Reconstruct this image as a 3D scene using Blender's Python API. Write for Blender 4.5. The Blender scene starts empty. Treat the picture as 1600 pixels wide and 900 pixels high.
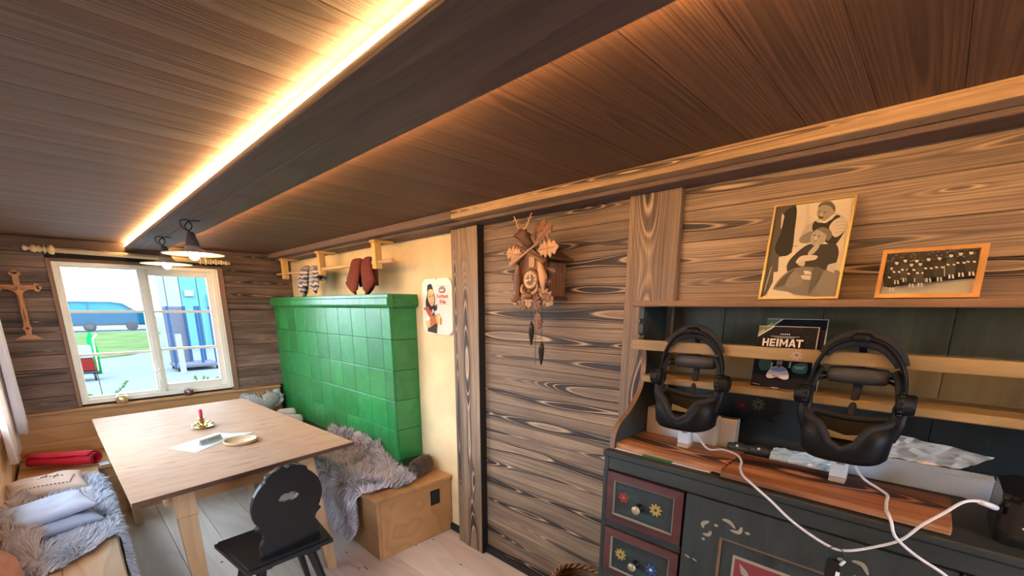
import bpy, bmesh, math, random
from mathutils import Vector, Matrix, noise
PI = math.pi
random.seed(7)
sc = bpy.context.scene
C = sc.collection

# ------------------------------------------------------------ camera
# photograph is the upper crop of a taller wide-angle frame: horizon above the middle, lens axis below it
cam_data = bpy.data.cameras.new('camera')
cam = bpy.data.objects.new('camera', cam_data)
C.objects.link(cam)
cam_data.sensor_fit = 'HORIZONTAL'
cam_data.sensor_width = 36.0
cam_data.lens = 678.2 / 1600 * 36.0
cam_data.shift_x = 0.0
cam_data.shift_y = (632.3 - 450.0) / 1600
cam_data.clip_start = 0.02
cam_data.clip_end = 300
YAW, PITCH = 0.801, -0.225
cam.location = (0, 0, 1.65)
cam.rotation_euler = (PI / 2 + PITCH, 0, -YAW)
sc.camera = cam

# ------------------------------------------------------------ view and world
sc.view_settings.view_transform = 'Standard'
sc.view_settings.look = 'None'
sc.view_settings.gamma = 1
sc.view_settings.use_curve_mapping = False
sc.view_settings.exposure = 0.74
sc.cycles.use_denoising = True
sc.cycles.max_bounces = 8
sc.cycles.diffuse_bounces = 5
sc.cycles.transparent_max_bounces = 12
sc.cycles.caustics_reflective = False
sc.cycles.caustics_refractive = False
sc.cycles.sample_clamp_indirect = 6.0

world = bpy.data.worlds.new('world')
sc.world = world
world.use_nodes = True
bgn = world.node_tree.nodes['Background']
bgn.inputs['Color'].default_value = (0.78, 0.88, 1.0, 1)      # even overcast sky
bgn.inputs['Strength'].default_value = 9.0

ROOM = dict(x0=-0.42, x1=1.85, y0=-1.75, y1=5.10, z1=2.165)

def portal(loc, rot, sx, sy):
    l = bpy.data.lights.new('window_portal', 'AREA')
    l.shape = 'RECTANGLE'; l.size = sx; l.size_y = sy
    l.cycles.is_portal = True
    o = bpy.data.objects.new('window_portal', l)
    o.location = loc; o.rotation_euler = rot
    C.objects.link(o)
portal((0.59, 5.22, 1.41), (-PI/2, 0, 0), 1.15, 1.2)            # window in the far wall
portal((-0.52, 3.65, 1.42), (0, -PI/2, 0), 1.2, 2.1)           # curtained window in the left wall
portal((-0.52, 1.90, 1.42), (0, -PI/2, 0), 1.2, 1.2)           # unseen second left window beside the camera, added for daylight fill
portal((0.55, -1.86, 1.15), (PI/2, 0, 0), 1.1, 2.0)            # open door behind the camera

# ------------------------------------------------------------ mesh builder
ORG = {}
class MB:
    def __init__(s, xf=None):
        s.b = bmesh.new(); s.xf = xf; s.mi = 0
    def _fin(s, vs, fs, smooth=False):
        for f in fs:
            f.material_index = s.mi; f.smooth = smooth
        if s.xf is not None:
            bmesh.ops.transform(s.b, matrix=s.xf, verts=vs)
    def raw(s, V, F, smooth=False, m=None):
        if m is not None: V = [m @ Vector(v) for v in V]
        vs = [s.b.verts.new(v) for v in V]; fs = []
        for f in F:
            try: fs.append(s.b.faces.new([vs[i] for i in f]))
            except ValueError: pass
        s._fin(vs, fs, smooth)
        return vs, fs
    def box(s, x0, x1, y0, y1, z0, z1, bev=0.0, seg=1, m=None):
        t = bmesh.new()
        V = [(x, y, z) for x in (x0, x1) for y in (y0, y1) for z in (z0, z1)]
        vs = [t.verts.new(v) for v in V]
        for f in ((0,1,3,2),(4,6,7,5),(0,4,5,1),(2,3,7,6),(0,2,6,4),(1,5,7,3)):
            t.faces.new([vs[i] for i in f])
        if bev > 0:
            bmesh.ops.bevel(t, geom=t.edges[:], offset=bev, segments=seg, affect='EDGES', profile=0.6)
        s.merge(t, m, smooth=False)
    def merge(s, t, m=None, smooth=None):
        t.verts.index_update()
        V = [v.co.copy() for v in t.verts]; F = [[v.index for v in f.verts] for f in t.faces]
        sm = smooth
        s.raw(V, F, smooth=bool(sm), m=m)
        t.free()
    def ring_surf(s, rings, closed=True, caps=(True, True), smooth=True, m=None, loop=False):
        V = []; F = []; n = len(rings[0])
        for r in rings: V += [tuple(p) for p in r]
        nr = len(rings)
        for i in range(nr if loop else nr - 1):
            a = i * n; b = ((i + 1) % nr) * n
            for j in range(n if closed else n - 1):
                k = (j + 1) % n
                F.append((a + j, a + k, b + k, b + j))
        if caps[0] and not loop: F.append(tuple(range(n))[::-1])
        if caps[1] and not loop: F.append(tuple((nr - 1) * n + j for j in range(n)))
        s.raw(V, F, smooth=smooth, m=m)
    def lathe(s, c, prof, n=20, axis='Z', smooth=True, caps=(True, True), m=None):
        c = Vector(c); rings = []
        for r, h in prof:
            ring = []
            for j in range(n):
                a = 2 * PI * j / n
                p = (r * math.cos(a), r * math.sin(a))
                if axis == 'Z': q = (p[0], p[1], h)
                elif axis == 'X': q = (h, p[0], p[1])
                else: q = (p[1], h, p[0])
                ring.append(c + Vector(q))
            rings.append(ring)
        s.ring_surf(rings, caps=caps, smooth=smooth, m=m)
    def tube(s, pts, r, n=8, smooth=True, closed=False, flat=None, m=None):
        """pts list of points; r radius or list; flat=(a,b) scales the two cross axes"""
        P = [Vector(p) for p in pts]; N = len(P)
        R = r if isinstance(r, (list, tuple)) else [r] * N
        rings = []; up = None
        for i in range(N):
            if closed: t = P[(i + 1) % N] - P[i - 1]
            else: t = P[min(i + 1, N - 1)] - P[max(i - 1, 0)]
            if t.length < 1e-9: t = Vector((0, 0, 1))
            t.normalize()
            if up is None:
                up = Vector((0, 0, 1)) if abs(t.z) < 0.9 else Vector((1, 0, 0))
            a = t.cross(up)
            if a.length < 1e-6: a = t.cross(Vector((0, 1, 0)))
            a.normalize(); b = a.cross(t).normalized(); up = b
            fa, fb = flat if flat else (1, 1)
            rings.append([P[i] + a * (math.cos(2*PI*j/n) * R[i] * fa) + b * (math.sin(2*PI*j/n) * R[i] * fb) for j in range(n)])
        s.ring_surf(rings, smooth=smooth, loop=closed, m=m)
    def cyl(s, p0, p1, r0, r1=None, n=16, smooth=True, m=None):
        s.tube([p0, p1], [r0, r0 if r1 is None else r1], n=n, smooth=smooth, m=m)
    def sphere(s, c, r, sx=1, sy=1, sz=1, n=16, k=10, m=None):
        c = Vector(c); rings = []
        for i in range(k + 1):
            t = -PI/2 + PI * i / k
            rr = max(math.cos(t), 0.02) * r
            rings.append([c + Vector((rr*math.cos(2*PI*j/n)*sx, rr*math.sin(2*PI*j/n)*sy, r*math.sin(t)*sz)) for j in range(n)])
        s.ring_surf(rings, m=m)
    def prism(s, poly, o, u, v, w, d, smooth=False, m=None):
        """2-D outline poly in the plane (o,u,v), extruded by d along w"""
        o, u, v, w = Vector(o), Vector(u), Vector(v), Vector(w)
        n = len(poly)
        A = [o + u*x + v*y for x, y in poly]; B = [p + w*d for p in A]
        F = [tuple(range(n)), tuple(range(2*n - 1, n - 1, -1))]
        F += [(j, j + n, (j + 1) % n + n, (j + 1) % n) for j in range(n)]
        s.raw(A + B, F, smooth=smooth, m=m)
    def build(s, name, mat, parent=None, at=None, fix=True, auto=None):
        if fix: bmesh.ops.recalc_face_normals(s.b, faces=s.b.faces[:])
        org = Vector(at) if at is not None else (ORG.get(parent.name, Vector()) if parent else Vector())
        if org.length > 0: bmesh.ops.translate(s.b, vec=-org, verts=s.b.verts[:])
        me = bpy.data.meshes.new(name); s.b.to_mesh(me); s.b.free()
        for k in (mat if isinstance(mat, (list, tuple)) else [mat]): me.materials.append(k)
        o = bpy.data.objects.new(name, me); C.objects.link(o)
        ORG[o.name] = org
        if parent: o.parent = parent
        else: o.location = org
        return o

def tag(o, label=None, cat=None, group=None, kind=None):
    if label: o['label'] = label
    if cat: o['category'] = cat
    if group: o['group'] = group
    if kind: o['kind'] = kind
    return o
def thing(name, at, label, cat, group=None):
    o = bpy.data.objects.new(name, None); C.objects.link(o)
    o.empty_display_size = 0.05
    o.location = at; ORG[o.name] = Vector(at)
    return tag(o, label, cat, group)
def struct(name, at=(0, 0, 0)):
    o = bpy.data.objects.new(name, None); C.objects.link(o)
    o.location = at; ORG[o.name] = Vector(at); o['kind'] = 'structure'
    return o
def copy_tree(o, parent=None):
    c = o.copy(); C.objects.link(c)
    if parent: c.parent = parent
    for ch in [x for x in C.objects if x.parent == o]: copy_tree(ch, c)
    return c
def bez(pts, n=8, closed=False):
    """Catmull-Rom through 2-D or 3-D points"""
    P = [Vector(p) for p in pts]; N = len(P); out = []
    for i in range(N if closed else N - 1):
        if closed: a, b, c, d = P[i-1], P[i], P[(i+1) % N], P[(i+2) % N]
        else: a, b, c, d = P[max(i-1, 0)], P[i], P[i+1], P[min(i+2, N-1)]
        for k in range(n):
            t = k / n
            out.append(0.5*((2*b) + (c-a)*t + (2*a-5*b+4*c-d)*t*t + (3*b-a-3*c+d)*t**3))
    if not closed: out.append(P[-1])
    return out
def ell(cx, cy, rx, ry, n=20, rot=0):
    return [(cx + rx*math.cos(2*PI*i/n)*math.cos(rot) - ry*math.sin(2*PI*i/n)*math.sin(rot),
             cy + rx*math.cos(2*PI*i/n)*math.sin(rot) + ry*math.sin(2*PI*i/n)*math.cos(rot)) for i in range(n)]
def rrect(x0, x1, y0, y1, r, n=4):
    out = []
    for cx, cy, a0 in ((x1-r, y1-r, 0), (x0+r, y1-r, PI/2), (x0+r, y0+r, PI), (x1-r, y0+r, 1.5*PI)):
        for i in range(n + 1):
            a = a0 + PI/2*i/n; out.append((cx + r*math.cos(a), cy + r*math.sin(a)))
    return out

# ------------------------------------------------------------ materials
class NT:
    def __init__(s, name):
        s.m = bpy.data.materials.new(name); s.m.use_nodes = True
        s.t = s.m.node_tree; s.n = s.t.nodes; s.bsdf = s.n['Principled BSDF']
    def add(s, typ, **kw):
        nd = s.n.new(typ)
        for k, v in kw.items(): setattr(nd, k, v)
        return nd
    def link(s, a, b): s.t.links.new(a, b)
    def math(s, op, a, b=None, c=None):
        nd = s.add('ShaderNodeMath', operation=op)
        for i, x in enumerate((a, b, c)):
            if x is None: continue
            if isinstance(x, (int, float)): nd.inputs[i].default_value = x
            else: s.link(x, nd.inputs[i])
        return nd.outputs[0]
    def mix(s, f, a, b, mode='MIX'):
        nd = s.add('ShaderNodeMix', data_type='RGBA', blend_type=mode)
        for i, x in ((0, f), (6, a), (7, b)):
            if isinstance(x, (int, float)): nd.inputs[i].default_value = x
            elif isinstance(x, (tuple, list)): nd.inputs[i].default_value = (*x[:3], 1)
            else: s.link(x, nd.inputs[i])
        return nd.outputs[2]
    def ramp(s, f, stops):
        nd = s.add('ShaderNodeValToRGB'); e = nd.color_ramp.elements
        while len(e) < len(stops): e.new(0.5)
        for k, (p, c) in enumerate(stops):
            e[k].position = p; e[k].color = (*c, 1) if isinstance(c, (tuple, list)) else (c, c, c, 1)
        s.link(f, nd.inputs[0]); return nd.outputs[0]
    def noise(s, v, scale, detail=2, rough=0.5, dist=0.0):
        nd = s.add('ShaderNodeTexNoise'); s.link(v, nd.inputs['Vector'])
        nd.inputs['Scale'].default_value = scale; nd.inputs['Detail'].default_value = detail
        nd.inputs['Roughness'].default_value = rough; nd.inputs['Distortion'].default_value = dist
        return nd.outputs['Fac']
    def coord(s, scale=(1,1,1), rnd=False):
        tc = s.add('ShaderNodeTexCoord'); v = tc.outputs['Object']
        if rnd:
            oi = s.add('ShaderNodeObjectInfo')
            cb = s.add('ShaderNodeCombineXYZ')
            for i, k in enumerate((37.0, 91.0, 57.0)): s.link(s.math('MULTIPLY', oi.outputs['Random'], k), cb.inputs[i])
            ad = s.add('ShaderNodeVectorMath', operation='ADD'); s.link(v, ad.inputs[0]); s.link(cb.outputs[0], ad.inputs[1]); v = ad.outputs[0]
        mp = s.add('ShaderNodeMapping'); mp.inputs['Scale'].default_value = scale
        s.link(v, mp.inputs['Vector']); return mp.outputs[0]
    def bump(s, h, strength=0.3, dist=0.002):
        b = s.add('ShaderNodeBump'); b.inputs['Strength'].default_value = strength; b.inputs['Distance'].default_value = dist
        s.link(h, b.inputs['Height']); s.link(b.outputs[0], s.bsdf.inputs['Normal'])
    def col(s, c):
        if isinstance(c, (tuple, list)): s.bsdf.inputs['Base Color'].default_value = (*c[:3], 1)
        else: s.link(c, s.bsdf.inputs['Base Color'])
    def set(s, **kw):
        for k, v in kw.items(): s.bsdf.inputs[k.replace('_', ' ')].default_value = v
        return s
def axscale(axis, g, a):
    return {'X': (g, a, a), 'Y': (a, g, a), 'Z': (a, a, g)}[axis]
def wood(name, light, dark, axis, rings=10, across=5.0, along=0.55, line=0.5, rough=0.6, bump=0.5, knots=0.9, tone=0.5, coat=0.0, fine=0.35, gax=None, A=0.9, B=0.9, fleck=0.0):
    k = NT(name)
    v = k.coord(axscale(axis, along, across), rnd=True)
    base = k.noise(v, 1.0, 1.2, 0.4)
    # knots: sparse cells pull the growth rings into closed ovals
    kv = k.coord(axscale(axis, 0.9, across*0.9), rnd=True)
    vo = k.add('ShaderNodeTexVoronoi'); k.link(kv, vo.inputs['Vector']); vo.inputs['Scale'].default_value = 0.8
    kn = k.math('POWER', k.math('MAXIMUM', k.math('SUBTRACT', 1.0, k.math('MULTIPLY', vo.outputs['Distance'], 2.2)), 0.0), 2.0)
    f = k.math('ADD', k.math('MULTIPLY', base, B if gax else 1.0), k.math('MULTIPLY', kn, 0.35*knots))
    if gax:                                     # flat-sawn board: nested arches about its middle, straight grain at its edges
        tg = k.add('ShaderNodeTexCoord'); sp = k.add('ShaderNodeSeparateXYZ'); k.link(tg.outputs['Generated'], sp.inputs[0])
        oi0 = k.add('ShaderNodeObjectInfo')
        q = k.math('SUBTRACT', sp.outputs[gax], k.math('ADD', 0.3, k.math('MULTIPLY', oi0.outputs['Random'], 0.4)))
        f = k.math('ADD', f, k.math('MULTIPLY', k.math('MULTIPLY', q, q), A*4))
    wob = k.noise(k.coord(axscale(axis, 6, 30), rnd=True), 1.0, 2)
    f = k.math('ADD', f, k.math('MULTIPLY', wob, 0.012))
    r = k.math('FRACT', k.math('MULTIPLY', f, rings))
    ringc = k.ramp(r, [(0.0, 1.0), (0.40, 0.85), (0.70, 0.32), (0.90, 0.0), (0.96, 0.4), (1.0, 1.0)])
    fg = k.noise(k.coord(axscale(axis, 3, 160), rnd=True), 1.0, 3, 0.6)
    fgc = k.ramp(fg, [(0.3, 0.0), (0.62, 1.0)])
    tn = k.noise(k.coord(axscale(axis, 1.0, 3.0), rnd=True), 1.3, 3, 0.6)
    tc = k.ramp(tn, [(0.3, 0.0), (0.7, 1.0)])
    a = k.mix(k.math('MULTIPLY', k.math('SUBTRACT', 1.0, ringc), line), light, dark)
    a = k.mix(k.math('MULTIPLY', k.math('SUBTRACT', 1.0, fgc), fine), a, dark)
    if fleck:
        fk = k.noise(k.coord(axscale(axis, 7, 38), rnd=True), 1.0, 2, 0.5); fk2 = k.noise(k.coord(axscale(axis, 3, 4), rnd=True), 1.0, 2)
        a = k.mix(k.math('MULTIPLY', k.math('MULTIPLY', k.ramp(fk, [(0.60, 0.0), (0.70, 1.0)]), fk2), fleck), a, dark)
    oi = k.add('ShaderNodeObjectInfo')
    a = k.mix(k.math('MULTIPLY', k.math('SUBTRACT', 1.0, tc), tone), a, k.mix(0.45, dark, light))
    hs = k.add('ShaderNodeHueSaturation'); k.link(a, hs.inputs['Color'])
    k.link(k.math('ADD', 0.86, k.math('MULTIPLY', oi.outputs['Random'], 0.28)), hs.inputs['Value'])
    k.col(hs.outputs[0])
    k.set(Roughness=rough, Specular_IOR_Level=(0.12 if fleck else 0.35), Coat_Weight=coat, Coat_Roughness=0.25)
    k.bump(k.math('ADD', k.math('MULTIPLY', ringc, 0.7), k.math('MULTIPLY', fgc, 0.3)), bump, 0.002)
    return k.m
def burnt(name, light, mid, dark, axis, gax, across=9, along=1.1, B=1.5, A=2.8, off=-0.47, rough=0.55, bump=0.6, tone=0.5):
    """scorched brushed softwood: a few lens-shaped light and dark bands along each board's heart, fine lines elsewhere"""
    k = NT(name)
    base = k.noise(k.coord(axscale(axis, along, across*0.35), rnd=True), 1.0, 1.0, 0.4)
    wob = k.noise(k.coord(axscale(axis, 5, 26), rnd=True), 1.0, 2)
    tg = k.add('ShaderNodeTexCoord'); sp = k.add('ShaderNodeSeparateXYZ'); k.link(tg.outputs['Generated'], sp.inputs[0])
    oi = k.add('ShaderNodeObjectInfo')
    drift = k.math('MULTIPLY', k.math('SUBTRACT', k.noise(k.coord(axscale(axis, 0.9, 0.3), rnd=True), 1.0, 1), 0.5), 0.9)
    q = k.math('SUBTRACT', k.math('SUBTRACT', sp.outputs[gax], k.math('ADD', 0.35, k.math('MULTIPLY', oi.outputs['Random'], 0.3))), drift)
    kv = k.coord(axscale(axis, 1.6, 8), rnd=True)
    vo = k.add('ShaderNodeTexVoronoi'); k.link(kv, vo.inputs['Vector']); vo.inputs['Scale'].default_value = 1.0
    kn = k.math('POWER', k.math('MAXIMUM', k.math('SUBTRACT', 1.0, k.math('MULTIPLY', vo.outputs['Distance'], 2.6)), 0.0), 2.0)
    f = k.math('ADD', k.math('ADD', k.math('MULTIPLY', k.math('MULTIPLY', q, q), A), k.math('MULTIPLY', base, B)), off)
    f = k.math('ADD', k.math('ADD', f, k.math('MULTIPLY', wob, 0.03)), k.math('MULTIPLY', kn, -0.22))
    st = [(0.0, 0.55), (0.10, 0.50), (0.13, 0.95), (0.155, 0.10), (0.235, 0.02), (0.25, 0.92), (0.27, 0.12), (0.315, 0.06), (0.33, 0.85), (0.35, 0.2), (0.385, 0.2), (0.40, 0.75), (0.42, 0.33), (0.46, 0.62), (0.485, 0.38), (0.53, 0.60), (0.56, 0.42), (0.62, 0.58), (0.66, 0.42), (0.74, 0.56), (0.80, 0.44), (0.9, 0.55)]
    v = k.ramp(f, st)
    fg = k.noise(k.coord(axscale(axis, 2.0, 190), rnd=True), 1.0, 3, 0.65)
    v = k.math('ADD', v, k.math('MULTIPLY', k.math('SUBTRACT', fg, 0.5), 0.75))
    tn = k.noise(k.coord(axscale(axis, 1.2, 5.0), rnd=True), 1.4, 3, 0.6)
    v = k.math('ADD', v, k.math('MULTIPLY', k.math('SUBTRACT', tn, 0.5), tone))
    c = k.ramp(v, [(0.08, dark), (0.48, mid), (0.88, light)])
    hs = k.add('ShaderNodeHueSaturation'); k.link(c, hs.inputs['Color'])
    k.link(k.math('ADD', 0.84, k.math('MULTIPLY', oi.outputs['Random'], 0.32)), hs.inputs['Value'])
    k.col(hs.outputs[0]); k.set(Roughness=rough, Specular_IOR_Level=0.4)
    k.bump(v, bump, 0.0025); return k.m
def plain(name, c, rough=0.6, metal=0.0, var=0.12, scale=12, spec=0.5, coat=0.0, bump=0.0, emit=None, es=0.0, sub=0.0):
    k = NT(name); v = k.coord()
    n = k.noise(v, scale, 3)
    d = tuple(x*(1-var) for x in c); l = tuple(min(1, x*(1+var)) for x in c)
    k.col(k.mix(n, d, l))
    k.set(Roughness=rough, Metallic=metal, Specular_IOR_Level=spec, Coat_Weight=coat)
    if bump: k.bump(n, bump, 0.003)
    if emit: k.bsdf.inputs['Emission Color'].default_value = (*emit, 1); k.bsdf.inputs['Emission Strength'].default_value = es
    return k.m
M = {}
M['wall_wood'] = burnt('burnt_wood_boards', (0.50, 0.355, 0.215), (0.200, 0.137, 0.096), (0.028, 0.019, 0.018), 'Y', 'Z', along=0.9)
M['back_wood'] = burnt('weathered_back_boards', (0.30, 0.20, 0.16), (0.120, 0.074, 0.058), (0.024, 0.016, 0.015), 'X', 'Z', tone=1.0, across=8, off=-0.36)
M['ceil_wood'] = wood('dark_ceiling_boards', (0.235, 0.122, 0.072), (0.045, 0.026, 0.020), 'X', rings=6, across=6, along=0.5, line=0.75, tone=0.85, fine=0.8, knots=0.8, rough=0.6, gax='Y', A=0.9, B=1.0)
M['beam_wood'] = wood('dark_beam_board', (0.17, 0.115, 0.10), (0.055, 0.038, 0.038), 'Y', rings=8, across=4, along=0.3, line=0.5, tone=0.6, fine=0.5)
M['post_wood'] = burnt('burnt_post', (0.46, 0.33, 0.21), (0.190, 0.130, 0.090), (0.034, 0.023, 0.020), 'Z', 'Y', across=12, along=1.4, A=2.2, off=-0.38)
M['crown_wood'] = burnt('crown_board', (0.62, 0.43, 0.24), (0.34, 0.22, 0.12), (0.05, 0.034, 0.026), 'Y', 'Z', along=1.3)
M['pine_x'] = wood('oiled_pine_x', (0.56, 0.32, 0.145), (0.36, 0.17, 0.065), 'X', rings=7, across=5, along=0.7, line=0.45, tone=0.35, fine=0.2, bump=0.15, rough=0.45)
M['pine_y'] = wood('oiled_pine_y', (0.74, 0.50, 0.28), (0.36, 0.18, 0.07), 'Y', rings=7, across=5, along=0.7, line=0.4, tone=0.35, fine=0.2, bump=0.12, rough=0.42)
M['pine_z'] = wood('oiled_pine_z', (0.52, 0.33, 0.18), (0.34, 0.16, 0.06), 'Z', rings=6, across=6, along=0.8, line=0.4, tone=0.35, fine=0.2, bump=0.15, rough=0.45)
M['pine_warm'] = wood('warm_oiled_pine', (0.46, 0.245, 0.105), (0.25, 0.115, 0.045), 'Y', rings=6, across=4, along=0.6, line=0.4, tone=0.5, fine=0.2, bump=0.12, rough=0.45)
M['table_wood'] = wood('table_top_wood', (0.50, 0.335, 0.235), (0.32, 0.18, 0.11), 'X', rings=5, across=9, along=1.8, line=0.3, tone=0.45, fine=0.25, bump=0.06, rough=0.60, coat=0.0, fleck=1.4)
M['dark_edge'] = wood('table_edge_wood', (0.12, 0.055, 0.03), (0.05, 0.02, 0.012), 'X', rings=5, bump=0.1)
M['floor_wood'] = wood('pale_floor_boards', (0.74, 0.63, 0.57), (0.46, 0.36, 0.31), 'Y', rings=7, across=4, along=0.5, line=0.35, tone=0.5, fine=0.25, bump=0.1, rough=0.38)
M['plank_wood'] = burnt('torched_plank', (0.52, 0.26, 0.12), (0.27, 0.105, 0.045), (0.020, 0.008, 0.005), 'Y', 'X', tone=1.7, along=1.6, across=8, off=-0.40)
M['rack_wood'] = wood('rack_pine', (0.70, 0.45, 0.16), (0.45, 0.24, 0.07), 'Z', rings=6, across=12, along=1.5, line=0.3, tone=0.2, bump=0.1)
M['rod_wood'] = plain('turned_pale_wood', (0.68, 0.50, 0.30), 0.5, var=0.18, scale=30)
M['cross_wood'] = plain('orange_carved_wood', (0.50, 0.23, 0.10), 0.55, var=0.25, scale=25)
M['frame_white'] = plain('cream_window_paint', (0.80, 0.76, 0.70), 0.5, var=0.06)
M['trim_pink'] = wood('window_trim_wood', (0.30, 0.17, 0.12), (0.12, 0.06, 0.045), 'Z', rings=6, across=12, bump=0.2)
M['black_paint'] = plain('black_chair_paint', (0.012, 0.012, 0.014), 0.32, var=0.3, scale=40)
M['plastic_black'] = plain('black_plastic', (0.004, 0.004, 0.005), 0.5, var=0.2, scale=20, spec=0.22)
M['plastic_gloss'] = plain('glossy_black', (0.010, 0.010, 0.012), 0.18, var=0.1)
M['foam_dark'] = plain('dark_foam', (0.009, 0.009, 0.011), 0.8, var=0.2, scale=60, bump=0.2)
M['foam_grey'] = plain('grey_pad_foam', (0.035, 0.036, 0.040), 0.6, var=0.2, scale=60, bump=0.2)
M['white_plastic'] = plain('white_plastic', (0.72, 0.70, 0.72), 0.35, var=0.03)
M['white_card'] = plain('white_card', (0.70, 0.66, 0.64), 0.6, var=0.05)
M['iron'] = plain('dark_iron', (0.06, 0.05, 0.05), 0.4, metal=0.8)
M['brass'] = plain('brass', (0.62, 0.42, 0.17), 0.28, metal=1.0, var=0.15)
M['gold'] = plain('gold_frame', (0.52, 0.37, 0.14), 0.5, metal=0.9, var=0.1)
M['orange_wood'] = plain('orange_frame_wood', (0.55, 0.25, 0.06), 0.4, var=0.12, scale=30)
M['paper'] = plain('paper', (0.80, 0.80, 0.78), 0.7, var=0.03)

def glass_mat(name, tint=(0.92, 0.98, 1.0), refl=0.10):
    k = NT(name); n = k.n
    tr = k.add('ShaderNodeBsdfTransparent'); tr.inputs[0].default_value = (*tint, 1)
    gl = k.add('ShaderNodeBsdfGlossy'); gl.inputs['Roughness'].default_value = 0.02
    fr = k.add('ShaderNodeFresnel'); fr.inputs['IOR'].default_value = 1.45
    mx = k.add('ShaderNodeMixShader'); k.link(k.math('MULTIPLY', fr.outputs[0], 0.22), mx.inputs[0]); k.link(tr.outputs[0], mx.inputs[1]); k.link(gl.outputs[0], mx.inputs[2])
    k.link(mx.outputs[0], n['Material Output'].inputs['Surface'])
    return k.m
M['glass'] = glass_mat('window_glass')
def emis(name, c, s):
    k = NT(name); k.col((0.8, 0.8, 0.8)); k.bsdf.inputs['Emission Color'].default_value = (*c, 1); k.bsdf.inputs['Emission Strength'].default_value = s
    return k.m
M['led'] = emis('warm_led', (1.0, 0.58, 0.23), 56.0)
M['bulb'] = emis('warm_bulb', (1.0, 0.70, 0.34), 130.0)
M['flat'] = {}
def flat(c, rough=0.6):
    key = tuple(round(x, 3) for x in c) + (rough,)
    if key not in M['flat']:
        M['flat'][key] = plain('print_ink_%d' % len(M['flat']), c, rough, var=0.04, spec=0.15)
    return M['flat'][key]
def art(name, parent, o, u, v, w, layers, step=0.0002, base=0):
    """flat print: coloured outlines stacked by a hair's breadth on one flat object"""
    mb = MB(); mats = []; o, u, v, w = Vector(o), Vector(u), Vector(v), Vector(w)
    for i, (col, poly) in enumerate(layers):
        mm = flat(col)
        if mm not in mats: mats.append(mm)
        mb.mi = mats.index(mm)
        oo = o + w * (step * (i + 1 + base))
        mb.raw([oo + u*x + v*y for x, y in poly], [tuple(range(len(poly)))])
    return mb.build(name, mats, parent, fix=False)
def text(name, s, parent, o, u, v, size, mat, off=0.0004, extr=0.0, bold=0.0, align='LEFT', spacing=1.0):
    cu = bpy.data.curves.new(name, 'FONT'); cu.body = s; cu.size = size; cu.extrude = extr; cu.offset = bold
    cu.align_x = align; cu.space_character = spacing; cu.resolution_u = 3
    to = bpy.data.objects.new('tmp_text', cu); C.objects.link(to)
    bpy.context.view_layer.update()
    me = bpy.data.meshes.new_from_object(to.evaluated_get(bpy.context.evaluated_depsgraph_get()))
    bpy.data.objects.remove(to); bpy.data.curves.remove(cu)
    o, u, v = Vector(o), Vector(u).normalized(), Vector(v).normalized(); w = u.cross(v)
    mt = Matrix(((u.x, v.x, w.x, o.x + w.x*off), (u.y, v.y, w.y, o.y + w.y*off), (u.z, v.z, w.z, o.z + w.z*off), (0, 0, 0, 1)))
    org = ORG.get(parent.name, Vector()) if parent else Vector()
    me.transform(Matrix.Translation(-org) @ mt)
    me.materials.clear(); me.materials.append(mat); me.name = name
    ob = bpy.data.objects.new(name, me); C.objects.link(ob); ob.parent = parent; ORG[ob.name] = org
    return ob
def fur(name, parent, samples, length, mat, width=0.004, droop=0.6, seed=1, clump=0.5):
    """real fur: curved tapering blades. samples = list of (point, normal, flow)"""
    rng = random.Random(seed); V = []; F = []
    org = ORG.get(parent.name, Vector())
    for p, nrm, flow in samples:
        L = length * rng.uniform(0.65, 1.25)
        nn = (nrm + flow*0.9 + Vector((rng.uniform(-1,1), rng.uniform(-1,1), rng.uniform(-.6,.6)))*0.35).normalized()
        side = nn.cross(Vector((rng.uniform(-1,1), rng.uniform(-1,1), rng.uniform(-1,1)))).normalized() * width
        q = p - org; b = len(V); d = nn
        pts = [q]
        for k in range(3):
            d = (d + Vector((0, 0, -droop*0.33)) + flow*0.12).normalized()
            pts.append(pts[-1] + d*L/3)
        for k in range(3):
            wk = (1.0, 1.1, 0.7)[k]
            V += [pts[k] - side*wk, pts[k] + side*wk]
        V.append(pts[3])
        F += [(b, b+1, b+3, b+2), (b+2, b+3, b+5, b+4), (b+4, b+5, b+6)]
    me = bpy.data.meshes.new(name); me.from_pydata(V, [], F); me.materials.append(mat)
    for pl in me.polygons: pl.use_smooth = True
    o = bpy.data.objects.new(name, me); C.objects.link(o); o.parent = parent; ORG[o.name] = org
    o['kind'] = 'stuff'
    return o
# ------------------------------------------------------------ room shell
X0, X1, Y0, Y1, ZC = ROOM['x0'], ROOM['x1'], ROOM['y0'], ROOM['y1'], ROOM['z1']
M['slab'] = plain('dark_underlay', (0.03, 0.022, 0.018), 0.9)
M['plaster'] = plain('yellow_plaster', (0.78, 0.62, 0.37), 0.85, var=0.28, scale=4, bump=0.25)
# floor
fl = struct('floor')
mb = MB(); mb.box(X0-0.1, X1+0.1, Y0-0.1, Y1+0.1, -0.12, -0.025); mb.build('underfloor', M['slab'], fl)
w = (X1 - X0) / 9.0
for i in range(9):
    mb = MB(); mb.box(X0 + i*w + 0.0012, X0 + (i+1)*w - 0.0012, Y0, Y1, -0.025, 0.0, 0.0012)
    mb.build('floor_board', M['floor_wood'], fl, fix=False)
mb = MB(); rng = random.Random(3)
for i in range(60):
    x, y = rng.uniform(0.1, 1.7), rng.uniform(1.6, 3.4)
    mb.raw([(x + 0.006*math.cos(a)*rng.uniform(.7, 1.2), y + 0.009*math.sin(a), 0.0006) for a in [k*PI/4 for k in range(8)]], [tuple(range(8))])
tag(mb.build('floor_knots', flat((0.07, 0.04, 0.03)), fl, fix=False), kind='stuff')
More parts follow.
